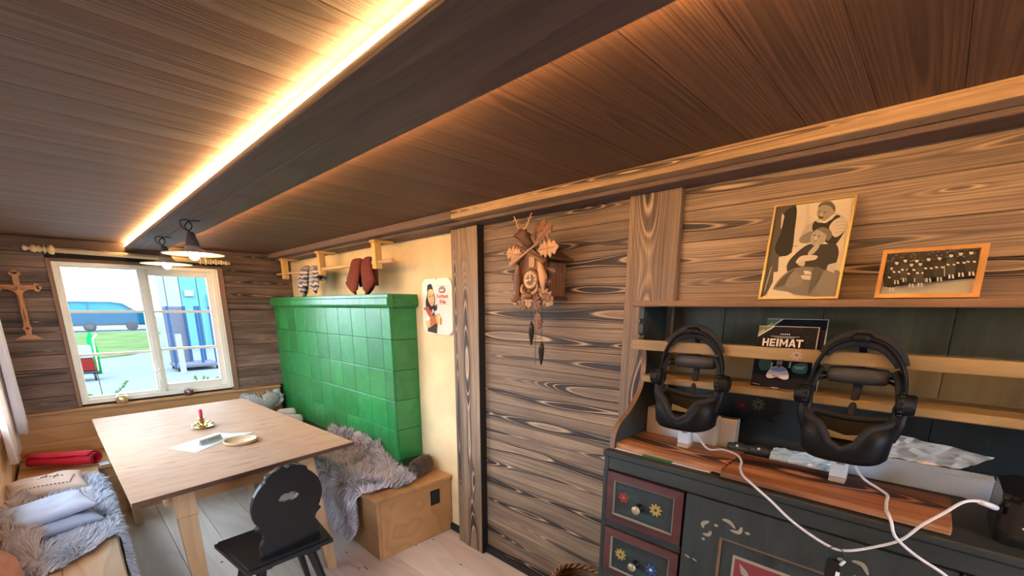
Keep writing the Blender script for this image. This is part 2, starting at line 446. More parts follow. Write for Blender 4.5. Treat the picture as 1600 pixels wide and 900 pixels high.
# ceiling
ce = struct('ceiling')
mb = MB(); mb.box(X0-0.1, X1+0.1, Y0-0.1, Y1+0.1, ZC+0.022, ZC+0.15); mb.build('ceiling_backing', M['slab'], ce)
n = 42; w = (Y1 - Y0) / n
for i in range(n):
    mb = MB(); mb.box(X0, X1, Y0 + i*w + 0.0004, Y0 + (i+1)*w - 0.0004, ZC, ZC + 0.02, 0.0010)
    mb.build('ceiling_board', M['ceil_wood'], ce, fix=False)

def holed(mb, axis, c0, c1, a0, a1, z0, z1, holes):
    """wall slab with rectangular openings; axis = wall normal"""
    def bx(p0, p1, q0, q1):
        if p1 - p0 < 1e-4 or q1 - q0 < 1e-4: return
        if axis == 'Y': mb.box(p0, p1, c0, c1, q0, q1)
        else: mb.box(c0, c1, p0, p1, q0, q1)
    cur = a0
    for h0, h1, g0, g1 in sorted(holes):
        bx(cur, h0, z0, z1); bx(h0, h1, z0, g0); bx(h0, h1, g1, z1); cur = h1
    bx(cur, a1, z0, z1)
# far wall with its window
WX0, WX1, WZ0, WZ1 = 0.041, 1.145, 0.83, 1.99
wb = struct('wall_back')
mb = MB(); holed(mb, 'Y', Y1 + 0.02, Y1 + 0.16, X0 - 0.1, X1 + 0.1, -0.1, ZC + 0.1, [(WX0, WX1, WZ0, WZ1)])
mb.build('wall_core', M['slab'], wb)
bh = 0.1133
for i in range(12):
    z0 = 0.806 + i*bh; z1 = min(z0 + bh, ZC)
    if z0 >= ZC: break
    segs = [(X0, X1)] if z0 > WZ1 + 0.02 else [(X0, 0.015), (1.205, X1)]
    for a, b in segs:
        mb = MB(); mb.box(a, b, Y1, Y1 + 0.02, z0 + 0.001, z1 - 0.001, 0.003)
        mb.build('wall_board', M['back_wood'], wb, fix=False)
# wainscot of the far wall and its cap
for i, (z0, z1) in enumerate(((0.0, 0.23), (0.23, 0.435), (0.435, 0.56), (0.56, 0.685), (0.685, 0.79))):
    mb = MB(); mb.box(X0, 1.585, Y1 - 0.035 if z0 > 0.4 else Y1 - 0.02, Y1 + 0.005, z0 + 0.0008, z1 - 0.0008, 0.002)
    mb.build('wainscot_board', M['pine_x'], wb, fix=False)
mb = MB(); mb.box(X0, 1.585, Y1 - 0.075, Y1 + 0.03, 0.79, 0.812, 0.004); mb.build('wainscot_cap', M['pine_x'], wb)
# left wall: curtained window, unseen near window added for fill, wainscot behind the bench
LW = [(1.35, 2.42, 0.85, 1.99), (2.65, 4.62, 0.85, 1.99)]
wl = struct('wall_left')
mb = MB(); holed(mb, 'X', X0 - 0.14, X0 - 0.02, Y0 - 0.1, Y1 + 0.1, -0.1, ZC + 0.1, LW); mb.build('wall_core', M['slab'], wl)
M['left_wood'] = burnt('weathered_left_boards', (0.34, 0.23, 0.18), (0.135, 0.085, 0.066), (0.022, 0.015, 0.014), 'Y', 'Z', tone=0.9, across=8)
for i in range(12):
    z0 = 0.806 + i*bh; z1 = min(z0 + bh, ZC)
    if z0 >= ZC: break
    segs = [(Y0, Y1)] if z0 > 1.98 else [(Y0, LW[0][0]), (LW[0][1], LW[1][0]), (LW[1][1], Y1)]
    for a, b in segs:
        mb = MB(); mb.box(X0 - 0.02, X0, a, b, z0 + 0.001, z1 - 0.001, 0.003); mb.build('wall_board', M['left_wood'], wl, fix=False)
for z0, z1 in ((0.0, 0.23), (0.23, 0.435), (0.435, 0.56), (0.56, 0.685), (0.685, 0.79)):
    mb = MB(); mb.box(X0 - 0.02, X0 + 0.02, Y0, Y1 - 0.036, z0 + 0.0008, z1 - 0.0008, 0.002); mb.build('wainscot_board', M['pine_y'], wl, fix=False)
mb = MB(); mb.box(X0 - 0.02, X0 + 0.04, Y0, Y1 - 0.076, 0.79, 0.84, 0.004); mb.build('wainscot_cap', M['pine_y'], wl)
# wall behind the camera with an open doorway
wf = struct('wall_front')
mb = MB(); holed(mb, 'Y', Y0 - 0.12, Y0, X0 - 0.1, X1 + 0.1, -0.1, ZC + 0.1, [(0.05, 1.25, 0.02, 2.05)])
mb.build('wall_core', M['back_wood'], wf)
dr = struct('door_1', (0.05, Y0, 0))
for nm, a in (('door_jamb', (0.05, 0.10, Y0-0.11, Y0+0.02, 0.02, 2.05)), ('door_jamb', (1.20, 1.25, Y0-0.11, Y0+0.02, 0.02, 2.05)), ('door_head', (0.10, 1.20, Y0-0.11, Y0+0.02, 2.0, 2.05))):
    mb = MB(); mb.box(*a, 0.003); mb.build(nm, M['post_wood'], dr)
# right wall
wr = struct('wall_right')
mb = MB(); mb.box(X1, X1 + 0.12, Y0 - 0.1, Y1 + 0.1, -0.1, ZC + 0.1); mb.build('wall_core', M['slab'], wr)
# plaster field behind the stove, slightly uneven
mb = MB(); nx, nz = 46, 34; V = []; F = []
for i in range(nx + 1):
    for j in range(nz + 1):
        y = 2.2 + (Y1 - 2.2)*i/nx; z = 2.12*j/nz
        V.append((X1 - 0.004 + 0.004*noise.noise(Vector((y*2, z*2, 3))), y, z))
for i in range(nx):
    for j in range(nz):
        a = i*(nz+1) + j; F.append((a, a+1, a+nz+2, a+nz+1))
mb.raw(V, F, smooth=True); mb.build('plaster_field', M['plaster'], wr)
hb = 0.1185
XB = 1.816
for (ya, yb) in ((1.00, 2.02), (Y0, 0.83)):
    for i in range(19):
        z0 = 0.0 + i*hb; z1 = min(z0 + hb, 2.12)
        if z0 >= 2.11: break
        if yb < 1 and z1 < 0.3: continue
        mb = MB(); mb.box(XB, X1, ya, yb, z0 + 0.0008, z1 - 0.0008, 0.0022)
        mb.build('wall_board', M['wall_wood'], wr, fix=False)
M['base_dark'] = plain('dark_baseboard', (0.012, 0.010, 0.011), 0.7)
t = struct('baseboard_right', (0, 0, 0)); mb = MB(); mb.box(1.798, XB, Y0, 1.995, 0, 0.045, 0.002); mb.build('baseboard', M['base_dark'], t)
mb = MB(); mb.box(1.825, 1.85, 2.245, 2.42, 0, 0.05, 0.002); mb.build('baseboard', M['base_dark'], t)
# posts
t = struct('trim_1', (1.78, 2.12, 0))
for a, b in ((1.995, 2.165), (2.168, 2.245)):
    mb = MB(); mb.box(1.766 + (0.006 if b > 2.2 else 0), X1, a, b, 0, 2.10, 0.003); mb.build('post_board', M['post_wood'], t)
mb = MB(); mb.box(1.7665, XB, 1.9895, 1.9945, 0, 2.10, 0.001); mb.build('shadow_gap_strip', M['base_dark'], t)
t = struct('trim_2', (1.79, 0.92, 0)); mb = MB(); mb.box(1.787, X1, 0.803, 1.031, 0, 2.115, 0.003); mb.build('post_board', M['post_wood'], t)
# stepped crown beam along the right wall
t = struct('trim_3', (1.7, Y0, 2.1))
mb = MB(); mb.box(1.63, X1, Y0, 2.06, 2.121, ZC, 0.002); mb.build('crown_board', M['crown_wood'], t)
mb = MB(); mb.box(1.632, X1, 2.062, Y1, 2.121, ZC, 0.002); mb.build('crown_board', M['beam_wood'], t)
mb = MB(); mb.box(1.70, X1, Y0, Y1, 2.102, 2.1205, 0.002); mb.build('crown_underboard', M['beam_wood'], t)

# ceiling beam board with the LED strip laid on its left edge
t = struct('trim_4', (0.5, Y0, 2.115))
for i, (a, b) in enumerate(((0.508, 0.622), (0.623, 0.76))):
    mb = MB(); mb.box(a, b, Y0, Y1, 2.116, 2.140, 0.002); mb.build('beam_board', M['beam_wood'], t)
mb = MB(); mb.box(0.56, 0.72, Y0, Y1, 2.140, ZC, 0); mb.build('beam_spacer', M['slab'], t)
for i, (x, y) in enumerate(((0.60, 1.35), (0.70, 1.10), (0.60, 0.55), (0.71, 1.9), (0.6, 2.4))):
    pass
led = thing('led_strip', (0.52, Y0, 2.14), 'glowing warm white LED strip running along the left edge of the dark ceiling beam', 'light strip')
mb = MB(); mb.box(0.506, 0.520, Y0, Y1, 2.1405, 2.1500); mb.build('diffuser', M['led'], led)
led2 = thing('led_strip', (0.75, Y0, 2.14), 'warm LED strip tucked above the right edge of the dark ceiling beam', 'light strip')
M['led2'] = emis('warm_led_soft', (1.0, 0.53, 0.18), 135.0)
mb = MB(); mb.box(0.751, 0.7605, Y0, Y1, 2.1405, 2.1500); mb.build('diffuser', M['led2'], led2)

# ------------------------------------------------------------ window in the far wall
w1 = struct('window_1', (0.59, Y1, 0.83))
FY0, FY1 = Y1 - 0.012, Y1 + 0.14
def bar(nm, x0, x1, z0, z1, y0=FY0, y1=FY1, mat='frame_white', par=w1, bev=0.003):
    mb = MB(); mb.box(x0, x1, y0, y1, z0, z1, bev); return mb.build(nm, M[mat], par)
bar('frame', WX0, 0.074, WZ0, WZ1); bar('frame', 1.105, WX1, WZ0, WZ1)
bar('frame', 0.074, 1.105, 1.962, WZ1); bar('frame', 0.074, 1.105, WZ0, 0.868)
bar('mullion', 0.572, 0.612, 0.868, 1.962, FY0, FY1 - 0.02)
def sash(x0, x1, z0, z1, gx0, gx1, gz0, gz1, mz, y0, y1):
    s = bar('sash', x0, gx0, z0, z1, y0, y1)
    for a in ((gx1, x1, z0, z1), (gx0, gx1, gz1, z1), (gx0, gx1, z0, gz0)):
        mb = MB(); mb.box(a[0], a[1], y0, y1, a[2], a[3], 0.003); mb.build('sash_rail', M['frame_white'], s)
    for z in mz:
        mb = MB(); mb.box(gx0, gx1, y0 + 0.005, y1 - 0.005, z - 0.011, z + 0.011, 0.002); mb.build('glazing_bar', M['frame_white'], s)
    zs = [gz0] + sorted(mz) + [gz1]
    for a, b in zip(zs[:-1], zs[1:]):
        mb = MB(); mb.box(gx0, gx1, (y0+y1)/2 - 0.0015, (y0+y1)/2 + 0.0015, a, b); mb.build('pane', M['glass'], s)
sash(0.074, 0.572, 0.868, 1.962, 0.090, 0.556, 0.890, 1.950, [1.597, 1.241], Y1 + 0.005, Y1 + 0.045)
sash(0.612, 1.105, 0.868, 1.962, 0.634, 1.064, 0.932, 1.908, [1.592, 1.253], Y1 + 0.015, Y1 + 0.055)
mb = MB(); mb.box(0.585, 0.60, FY0 - 0.012, FY0, 0.98, 1.09, 0.003); mb.cyl((0.592, FY0 - 0.012, 1.075), (0.592, FY0 - 0.03, 1.075), 0.006); mb.tube([(0.592, FY0-0.03, 1.075), (0.57, FY0-0.032, 1.068), (0.53, FY0-0.03, 1.06)], 0.005)
mb.build('window_latch', M['frame_white'], w1)
t = struct('trim_5', (0.6, Y1, 0.8))
for a in ((0.013, 0.040, 0.813, 2.012), (1.146, 1.206, 0.813, 2.0)):
    mb = MB(); mb.box(a[0], a[1], Y1 - 0.014, Y1 + 0.02, a[2], a[3], 0.003); mb.build('casing_board', M['trim_pink'], t)
mb = MB(); mb.box(0.041, 1.206, Y1 - 0.012, Y1 + 0.02, 1.992, 2.016, 0.003); mb.build('casing_board', M['back_wood'], t)
mb = MB(); mb.box(1.146, 1.158, Y1 - 0.02, Y1 + 0.02, 0.84, 1.985, 0.002); mb.build('casing_bead', M['frame_white'], t)
# windows in the left wall, the nearer one unseen and added for fill light
for wi, (a, b, z0, z1) in enumerate(LW):
    wq = struct('window_%d' % (wi + 2), (X0, (a+b)/2, z0))
    def lb(nm, y0, y1, q0, q1, x0=X0 - 0.10, x1=X0 + 0.005):
        mb = MB(); mb.box(x0, x1, y0, y1, q0, q1, 0.003); return mb.build(nm, M['frame_white'], wq)
    lb('frame', a, a+.045, z0, z1); lb('frame', b-.045, b, z0, z1); lb('frame', a+.045, b-.045, z1-.045, z1); lb('frame', a+.045, b-.045, z0, z0+.045)
    mcount = 3; ys = [a + .045 + (b-a-.09)*k/mcount for k in range(mcount+1)]
    for y in ys[1:-1]: lb('mullion', y-.025, y+.025, z0+.045, z1-.045, X0-.08, X0-.01)
    for z in (z0 + (z1-z0)/3, z0 + 2*(z1-z0)/3): lb('glazing_bar', a+.045, b-.045, z-.01, z+.01, X0-.065, X0-.03)
    for y0, y1 in zip(ys[:-1], ys[1:]):
        mb = MB(); mb.box(X0-.05, X0-.047, y0, y1, z0+.045, z1-.045); mb.build('pane', M['glass'], wq)
# ------------------------------------------------------------ outside the far window
def gz(): return -0.05
M['asphalt'] = plain('pale_wet_asphalt', (0.082, 0.094, 0.100), 0.9, spec=0.0, var=0.08, scale=0.6)
M['grass'] = plain('winter_grass', (0.052, 0.075, 0.030), 0.95, spec=0.0, var=0.5, scale=0.9)
mb = MB(); mb.box(-30, 40, 5.6, 90, -0.3, -0.05); g = mb.build('yard_ground', M['asphalt']); tag(g, kind='structure')
mb = MB(); mb.box(-30, 40, -30, -2.2, -0.3, -0.05); g = mb.build('yard_ground', M['asphalt']); tag(g, kind='structure')
mb = MB(); mb.box(-30, -0.7, -2.2, 5.6, -0.3, -0.05); g = mb.build('yard_ground', M['asphalt']); tag(g, kind='structure')
mb = MB(); V = []; F = []
pts = bez([(-6, 20.0, 0), (0.4, 19.5, 0), (2.0, 20.8, 0), (2.6, 21.6, 0), (3.4, 30, 0), (4.4, 37, 0), (0, 37.5, 0), (-6, 37.5, 0)], 6, True)
mb.prism([(p.x, p.y) for p in pts], (0, 0, -0.05), (1,0,0), (0,1,0), (0,0,1), 0.05)
g = mb.build('grass_verge', M['grass'], at=(0, 28, -0.05)); tag(g, 'patch of green grass beyond the yard behind the far window', 'grass', kind='stuff')
# van, side on
M['van_blue'] = plain('van_blue', (0.004, 0.040, 0.075), 0.6, var=0.05, spec=0.0)
M['van_glass'] = plain('van_window', (0.012, 0.10, 0.13), 0.6, spec=0.0, var=0.05)
M['tyre'] = plain('tyre', (0.02, 0.02, 0.025), 0.8, spec=0.0)
M['alloy'] = plain('alloy_wheel', (0.03, 0.033, 0.038), 0.7, metal=0.0, spec=0.0)
van = thing('van', (2.1, 40, -0.05), 'blue van parked side-on beyond the grass outside the window', 'van')
side = [(-1.6, 0.42), (-1.62, 1.1), (-1.45, 1.85), (-1.2, 1.96), (2.6, 1.96), (3.3, 1.86), (4.0, 1.32), (4.6, 1.12), (4.75, 0.80), (4.72, 0.42)]
mb = MB(); mb.prism(side, (0, 40, -0.05), (1,0,0), (0,0,1), (0,1,0), 1.9); mb.build('body', M['van_blue'], van)
for q in ([(-1.45, 1.22), (-1.36, 1.78), (0.1, 1.80), (0.1, 1.22)], [(0.2, 1.22), (0.2, 1.80), (1.5, 1.80), (1.5, 1.22)], [(1.6, 1.22), (1.6, 1.80), (2.6, 1.80), (3.15, 1.68), (3.7, 1.28), (3.6, 1.22)]):
    mb = MB(); mb.prism(q, (0, 39.985, -0.05), (1,0,0), (0,0,1), (0,1,0), 0.03); mb.build('side_window', M['van_glass'], van)
for x in (-0.75, 1.48, 3.85)[1:] if False else (1.48 - 2.35, 1.48):
    mb = MB(); mb.lathe((x, 40, 0.27), [(0.05, -0.06), (0.30, -0.06), (0.32, -0.03), (0.32, 0.2), (0.05, 0.2)], 24, 'Y'); wv = mb.build('wheel', M['tyre'], van)
    mb = MB(); mb.lathe((x, 40, 0.27), [(0.02, -0.075), (0.18, -0.075), (0.20, -0.062), (0.02, -0.062)], 20, 'Y'); mb.build('hubcap', M['alloy'], wv)
mb = MB(); mb.box(-1.6, 4.7, 39.97, 40.0, 0.33, 0.45, 0.01); mb.build('sill_trim', M['tyre'], van)
mb = MB(); mb.lathe((3.6, 40, 0.27), [(0.05, -0.06), (0.30, -0.06), (0.32, -0.03), (0.32, 0.2), (0.05, 0.2)], 24, 'Y'); mb.build('wheel', M['tyre'], van)
# warehouse hall on the right
M['hall_white'] = plain('hall_white', (0.15, 0.17, 0.18), 0.6, var=0.02, spec=0.0)
M['hall_cyan'] = plain('hall_cyan', (0.060, 0.145, 0.155), 0.8, spec=0.0, var=0.04)
hall = thing('warehouse', (8, 22, -0.05), 'pale and turquoise warehouse wall outside, behind the right window sash', 'building')
for i, (a, b, mt) in enumerate(((2.95, 3.15, 'hall_white'), (3.17, 3.62, 'hall_white'), (3.64, 4.20, 'hall_cyan'), (4.22, 4.75, 'hall_cyan'), (4.77, 5.4, 'hall_cyan'), (5.42, 9, 'hall_white'))):
    mb = MB(); mb.box(a, b, 22, 22.3, -0.05, 7.0, 0.01); mb.build('wall_panel', M[mt], hall)
mb = MB(); mb.box(4.5, 5.3, 21.9, 22.0, -0.05, 2.1, 0.02); mb.build('roller_door', M['hall_cyan'], hall)
for x in (3.75, 4.60):
    mb = MB(); mb.box(x, x + 0.32, 21.93, 21.99, 2.0, 2.25, 0.01); mb.build('notice', M['hall_white'], hall)
# steel rack trolley with blue posts
M['blue_steel'] = plain('blue_steel', (0.018, 0.04, 0.09), 0.5, spec=0.0)
M['grey_panel'] = plain('lilac_grey_panel', (0.065, 0.065, 0.085), 0.6, spec=0.0)
rk = thing('rack_trolley', (2.45, 14.5, -0.05), 'tall rack trolley with blue posts and grey back panel outside the right sash', 'trolley')
mb = MB(); mb.box(2.0, 2.95, 14.1, 15.1, 0.04, 0.12, 0.01); mb.build('deck', M['grey_panel'], rk)
mb = MB(); mb.box(2.02, 2.50, 14.95, 15.0, 0.12, 1.62, 0.01); mb.build('back_panel', M['grey_panel'], rk)
for x, y in ((1.98, 14.15), (2.46, 14.9), (2.60, 14.3), (2.78, 14.9), (2.90, 14.2)):
    mb = MB(); mb.box(x, x + 0.055, y, y + 0.055, 0.04, 1.63, 0.005); mb.build('post', M['blue_steel'], rk)
for x in (2.05, 2.9):
    for y in (14.15, 15.0):
        mb = MB(); mb.lathe((x, y, 0.0), [(0.01, -0.02), (0.045, -0.02), (0.045, 0.02), (0.01, 0.02)], 12, 'X'); mb.build('castor', M['tyre'], rk)
mb = MB(); mb.box(2.0, 2.12, 13.6, 13.66, -0.05, 0.95, 0.005); tag(mb.build('board', M['hall_white'], at=(2.06, 13.6, -0.05)), 'white board leaning upright beside the blue rack trolley outside', 'board')
# hand cart with red crates
M['red_crate'] = plain('red_crate', (0.09, 0.008, 0.006), 0.5, spec=0.0)
M['green_bottle'] = plain('green_plastic', (0.004, 0.13, 0.035), 0.4, spec=0.0)
ct = thing('hand_cart', (0.30, 14, -0.05), 'small hand cart carrying red crates outside the left sash', 'cart')
mb = MB(); mb.box(0.05, 0.50, 13.8, 14.3, 0.12, 0.17, 0.01); mb.build('deck', M['tyre'], ct)
for i, z in enumerate((0.175, 0.47)):
    mb = MB(); mb.box(0.08, 0.46, 13.85, 14.2, z, z + 0.28, 0.02); mb.build('crate', M['red_crate'] if i == 0 else M['hall_white'], ct)
mb = MB(); mb.tube([(0.5, 14, 0.15), (0.52, 14, 0.9), (0.60, 14, 1.0)], 0.018); mb.build('handle', M['rod_wood'], ct)
for x in (0.12, 0.43):
    mb = MB(); mb.lathe((x, 13.85, 0.035), [(0.01, -0.02), (0.08, -0.02), (0.08, 0.02), (0.01, 0.02)], 12, 'X'); mb.build('wheel', M['tyre'], ct)
mb = MB(); mb.lathe((0.52, 15.2, -0.05), [(0.09, 0), (0.10, 0.6), (0.07, 0.9), (0.03, 1.0), (0.03, 1.05)], 14); tag(mb.build('canister', M['green_bottle'], at=(0.52, 15.2, -0.05)), 'tall green plastic canister outside, behind the hand cart', 'canister')
# fir sprigs standing on the outer ledge
M['fir'] = plain('fir_needles', (0.10, 0.20, 0.06), 0.7, var=0.3, scale=60, spec=0.0)
M['twig'] = plain('twig_bark', (0.05, 0.04, 0.02), 0.8, spec=0.0)
mb = MB(); mb.box(-0.1, 1.3, Y1 + 0.16, Y1 + 0.30, 0.78, 0.81, 0.004); tag(mb.build('outer_ledge', M['frame_white'], at=(0.6, Y1+0.2, 0.78)), kind='structure')
mb = MB(); mb.box(-0.1, 1.3, Y1 + 0.161, Y1 + 0.28, -0.12, 0.78, 0); tag(mb.build('outer_plinth', M['frame_white'], at=(0.6, Y1+0.2, -0.1)), kind='structure')
def sprig(x, label, arms, stem=0.0):
    r = thing('fir_sprig', (x, Y1 + 0.22, 0.81), label, 'sprig', 'fir sprigs outside the far window')
    rng = random.Random(int(x*1000)); mt = MB(); mn = MB()
    y = Y1 + 0.22
    if stem: mt.tube([(x, y, 0.81), (x - 0.005, y, 0.81 + stem)], 0.003, 5)
    for (dx, dz, L) in arms:
        p = [Vector((x, y, 0.825)), Vector((x + dx*L*0.55, y, 0.825 + dz*L*0.35)), Vector((x + dx*L, y, 0.825 + dz*L))]
        q = bez(p, 8); mt.tube(q, 0.003, 5)
        for i in range(130):
            t = rng.random(); c = q[min(int(t*(len(q)-1)), len(q)-1)]
            d = Vector((rng.uniform(-1, 1), rng.uniform(-.6, .6), rng.uniform(-.2, 1))).normalized() * rng.uniform(0.018, 0.032)
            s = Vector((-d.z, 0, d.x)) * 0.13
            mn.raw([c - s, c + s, c + d], [(0, 1, 2)])
    mt.build('twig', M['twig'], r); tag(mn.build('needles', M['fir'], r, fix=False), kind='stuff')
sprig(0.185, 'single V-shaped fir sprig outside the left window sash', [(-1, 0.55, 0.10), (1, 0.75, 0.19)], 0.26)
sprig(0.715, 'low fir sprig outside the right sash, leaning left', [(-1, 0.35, 0.12), (0.4, 0.7, 0.06)])
sprig(0.925, 'bushy fir sprig outside the right sash, nearest the jamb', [(-1, 0.6, 0.12), (1, 0.6, 0.16), (-0.3, 1, 0.13), (0.3, 1, 0.12), (0.7, 1, 0.1)])
# ------------------------------------------------------------ benches
bl = thing('bench', (-0.17, 1.6, 0), 'long pine bench along the left wall, nearest to the camera', 'bench', 'built-in pine benches')
for a, b in ((-0.378, -0.17), (-0.169, 0.042)):
    mb = MB(); mb.box(a, b, -1.5, 4.50, 0.408, 0.435, 0.004); mb.build('seat_board', M['pine_y'], bl, fix=False)
mb = MB(); mb.box(-0.005, 0.018, -1.5, 4.50, 0.001, 0.408, 0.002); mb.build('front_panel', M['pine_y'], bl)
bw = thing('bench', (0.4, 4.8, 0), 'pine bench under the far window, behind the table', 'bench', 'built-in pine benches')
for a, b in ((4.515, 4.79), (4.791, 5.06)):
    mb = MB(); mb.box(-0.378, 1.21, a, b, 0.408, 0.435, 0.004); mb.build('seat_board', M['pine_x'], bw, fix=False)
mb = MB(); mb.box(0.02, 1.236, 4.54, 4.56, 0.001, 0.408, 0.002); mb.build('front_panel', M['pine_x'], bw)
bs = thing('bench', (1.5, 3.0, 0), 'boxed pine bench with closed side carrying the green tiled stove', 'bench', 'built-in pine benches')
for a, b in ((1.212, 1.53), (1.531, 1.842)):
    mb = MB(); mb.box(a, b, 2.395, 5.058, 0.413, 0.437, 0.004); mb.build('lid_board', M['pine_warm'], bs, fix=False)
mb = MB(); mb.box(1.238, 1.262, 2.414, 5.06, 0.001, 0.413, 0.002); mb.build('front_panel', M['pine_warm'], bs)
mb = MB(); mb.box(1.263, 1.842, 2.414, 2.436, 0.001, 0.413, 0.002); sp_ = mb.build('side_panel', M['pine_warm'], bs)
mb = MB(); mb.box(1.655, 1.735, 2.409, 2.414, 0.25, 0.36, 0.002); mb.build('air_vent', M['plastic_black'], sp_)
mb = MB(); mb.box(1.663, 1.727, 2.4075, 2.409, 0.258, 0.352, 0.0); mb.build('vent_cover', M['foam_dark'], sp_)

# ------------------------------------------------------------ tiled stove
def tile_mat(name, lo, hi, edge):
    k = NT(name); v = k.coord((1, 1, 1), rnd=True)
    n1 = k.noise(v, 7, 3, 0.6, 1.2); n2 = k.noise(v, 28, 3, 0.6)
    oi = k.add('ShaderNodeObjectInfo')
    c = k.mix(k.ramp(n1, [(0.32, 0.0), (0.68, 1.0)]), lo, hi)
    c = k.mix(k.math('MULTIPLY', n2, 0.35), c, edge)
    hs = k.add('ShaderNodeHueSaturation'); k.link(c, hs.inputs['Color']); k.link(k.math('ADD', 0.82, k.math('MULTIPLY', oi.outputs['Random'], 0.36)), hs.inputs['Value'])
    k.col(hs.outputs[0]); k.set(Roughness=0.27, Specular_IOR_Level=0.5, Coat_Weight=0.2, Coat_Roughness=0.2)
    k.n['Principled BSDF'].inputs['Roughness'].default_value = 0.30
    return k.m
M['tile'] = tile_mat('green_stove_glaze', (0.008, 0.14, 0.034), (0.016, 0.235, 0.052), (0.04, 0.27, 0.09))
M['grout'] = plain('dark_green_joint', (0.008, 0.055, 0.016), 0.7)
st = thing('tiled_stove', (1.74, 3.9, 0.437), 'tall green glazed tile stove standing on the right-hand pine bench', 'stove')
mb = MB(); mb.box(1.632, 1.838, 2.774, 5.085, 0.438, 1.716); mb.build('stove_body', M['grout'], st)
zr = [0.505, 0.741, 0.964, 1.187, 1.410, 1.634]
yc = [2.766, 2.882] + [2.882 + 0.232*i for i in range(1, 10)] + [5.092]
def tile(x0, x1, y0, y1, z0, z1, nm='tile'):
    mb = MB(); mb.box(x0, x1, y0, y1, z0, z1, 0.0035, 2)
    o = mb.build(nm, M['tile'], st)
    for p in o.data.polygons: p.use_smooth = False
    return o
for z0, z1 in zip(zr[:-1], zr[1:]):
    for i, (a, b) in enumerate(zip(yc[:-1], yc[1:])):
        tile(1.624, 1.640, a + (0.0 if i == 0 else 0.0012), b - 0.0012, z0 + 0.0012, z1 - 0.0012)
    tile(1.641, 1.844, 2.766, 2.782, z0 + 0.0012, z1 - 0.0012)
mb = MB(); mb.box(1.640, 1.843, 2.80, 5.09, 0.438, 0.504, 0.003); mb.build('plinth', M['tile'], st)
prof = [(0.045, 0.0), (0.018, 0.0), (0.004, 0.012), (0.0, 0.022), (0.0, 0.064), (0.004, 0.067), (0.008, 0.070), (0.008, 0.090), (0.012, 0.094), (0.045, 0.094)]
for a, b in zip(yc[:-1], yc[1:]):
    a2 = 2.734 if a < 2.8 else a + 0.001
    mb = MB(); mb.prism([(x, z) for x, z in prof], (1.592, a2, 1.634), (1,0,0), (0,0,1), (0,1,0), b - 0.001 - a2); mb.build('cornice_tile', M['tile'], st)
mb = MB(); mb.prism([(x, z) for x, z in prof], (1.638, 2.734, 1.634), (0,1,0), (0,0,1), (1,0,0), 0.206); mb.build('cornice_tile', M['tile'], st)
mb = MB(); mb.box(1.612, 1.842, 2.75, 5.088, 1.716, 1.727); mb.build('top_slab', M['tile'], st)

# ------------------------------------------------------------ table
tb = thing('dining_table', (0.66, 3.6, 0), 'large square-legged wooden table with a pale top and dark front edge', 'table')
TC = [(0.103, 2.486), (1.228, 2.637), (1.130, 4.46), (0.069, 4.46)]
TC = [(0.103, 2.486), (1.228, 2.637), (1.128, 4.70), (0.069, 4.65)]
mb = MB(); mb.prism(TC, (0,0,0.756), (1,0,0), (0,1,0), (0,0,1), 0.024); bmesh.ops.bevel(mb.b, geom=mb.b.edges[:], offset=0.002, segments=1, affect='EDGES')
top = mb.build('tabletop', M['table_wood'], tb)
mb = MB(); u = (Vector((1.228, 2.637, 0)) - Vector((0.103, 2.486, 0))); L = u.length; u.normalize(); nrm = Vector((u.y, -u.x, 0))
mb.prism([(0, 0.0), (L, 0.0), (L, 0.0235), (0, 0.0235)], Vector((0.103, 2.486, 0.7555)), u, (0,0,1), nrm, 0.004); mb.build('front_edge', M['dark_edge'], top)
LG = {'a': (0.298, 2.62, 0.335-.025, 2.60), 'b': (0.935, 2.70, 0.985, 2.60), 'c': (1.00, 4.32, 1.02, 4.36), 'd': (0.24, 4.30, 0.21, 4.33)}
def leg(tx, ty, bx, by):
    mb = MB(); A = 0.045; B = 0.026
    def sq(x, y, z, h): return [(x-h, y-h, z), (x+h, y-h, z), (x+h, y+h, z), (x-h, y+h, z)]
    k = 0.18
    rings = [sq(bx, by, 0.0, B), sq(bx + (tx-bx)*(0.61/0.755), by + (ty-by)*(0.61/0.755), 0.61, A*0.92), sq(bx + (tx-bx)*(0.612/0.755), by + (ty-by)*(0.612/0.755), 0.614, A), sq(tx, ty, 0.755, A)]
    mb.ring_surf(rings, smooth=False); return mb.build('leg', M['pine_z'], tb)
leg(0.302, 2.625, 0.318, 2.575); leg(0.925, 2.70, 0.985, 2.585); leg(0.985, 4.30, 1.00, 4.33); leg(0.22, 4.22, 0.195, 4.24)
mb = MB(); mb.prism([(0.347, 0.648), (0.88, 0.648), (0.88, 0.755), (0.347, 0.755)], (0, 2.655, 0), (1,0.07,0), (0,0,1), (0,1,0), 0.022); mb.build('apron', M['pine_x'], tb)
mb = MB(); mb.prism([(0.27, 0.648), (0.94, 0.648), (0.94, 0.755), (0.27, 0.755)], (0, 4.26, 0), (1,0.03,0), (0,0,1), (0,1,0), 0.022); mb.build('apron', M['pine_x'], tb)
for x0, x1 in ((0.235, 0.225), (0.945, 0.995)):
    mb = MB(); mb.prism([(2.70, 0.648), (4.24, 0.648), (4.24, 0.755), (2.70, 0.755)], (x0 - (0.0 if x0 < .5 else -0.01), 0, 0), (0.0, 1, 0), (0,0,1), (1,0,0), 0.022); mb.build('apron', M['pine_y'], tb)

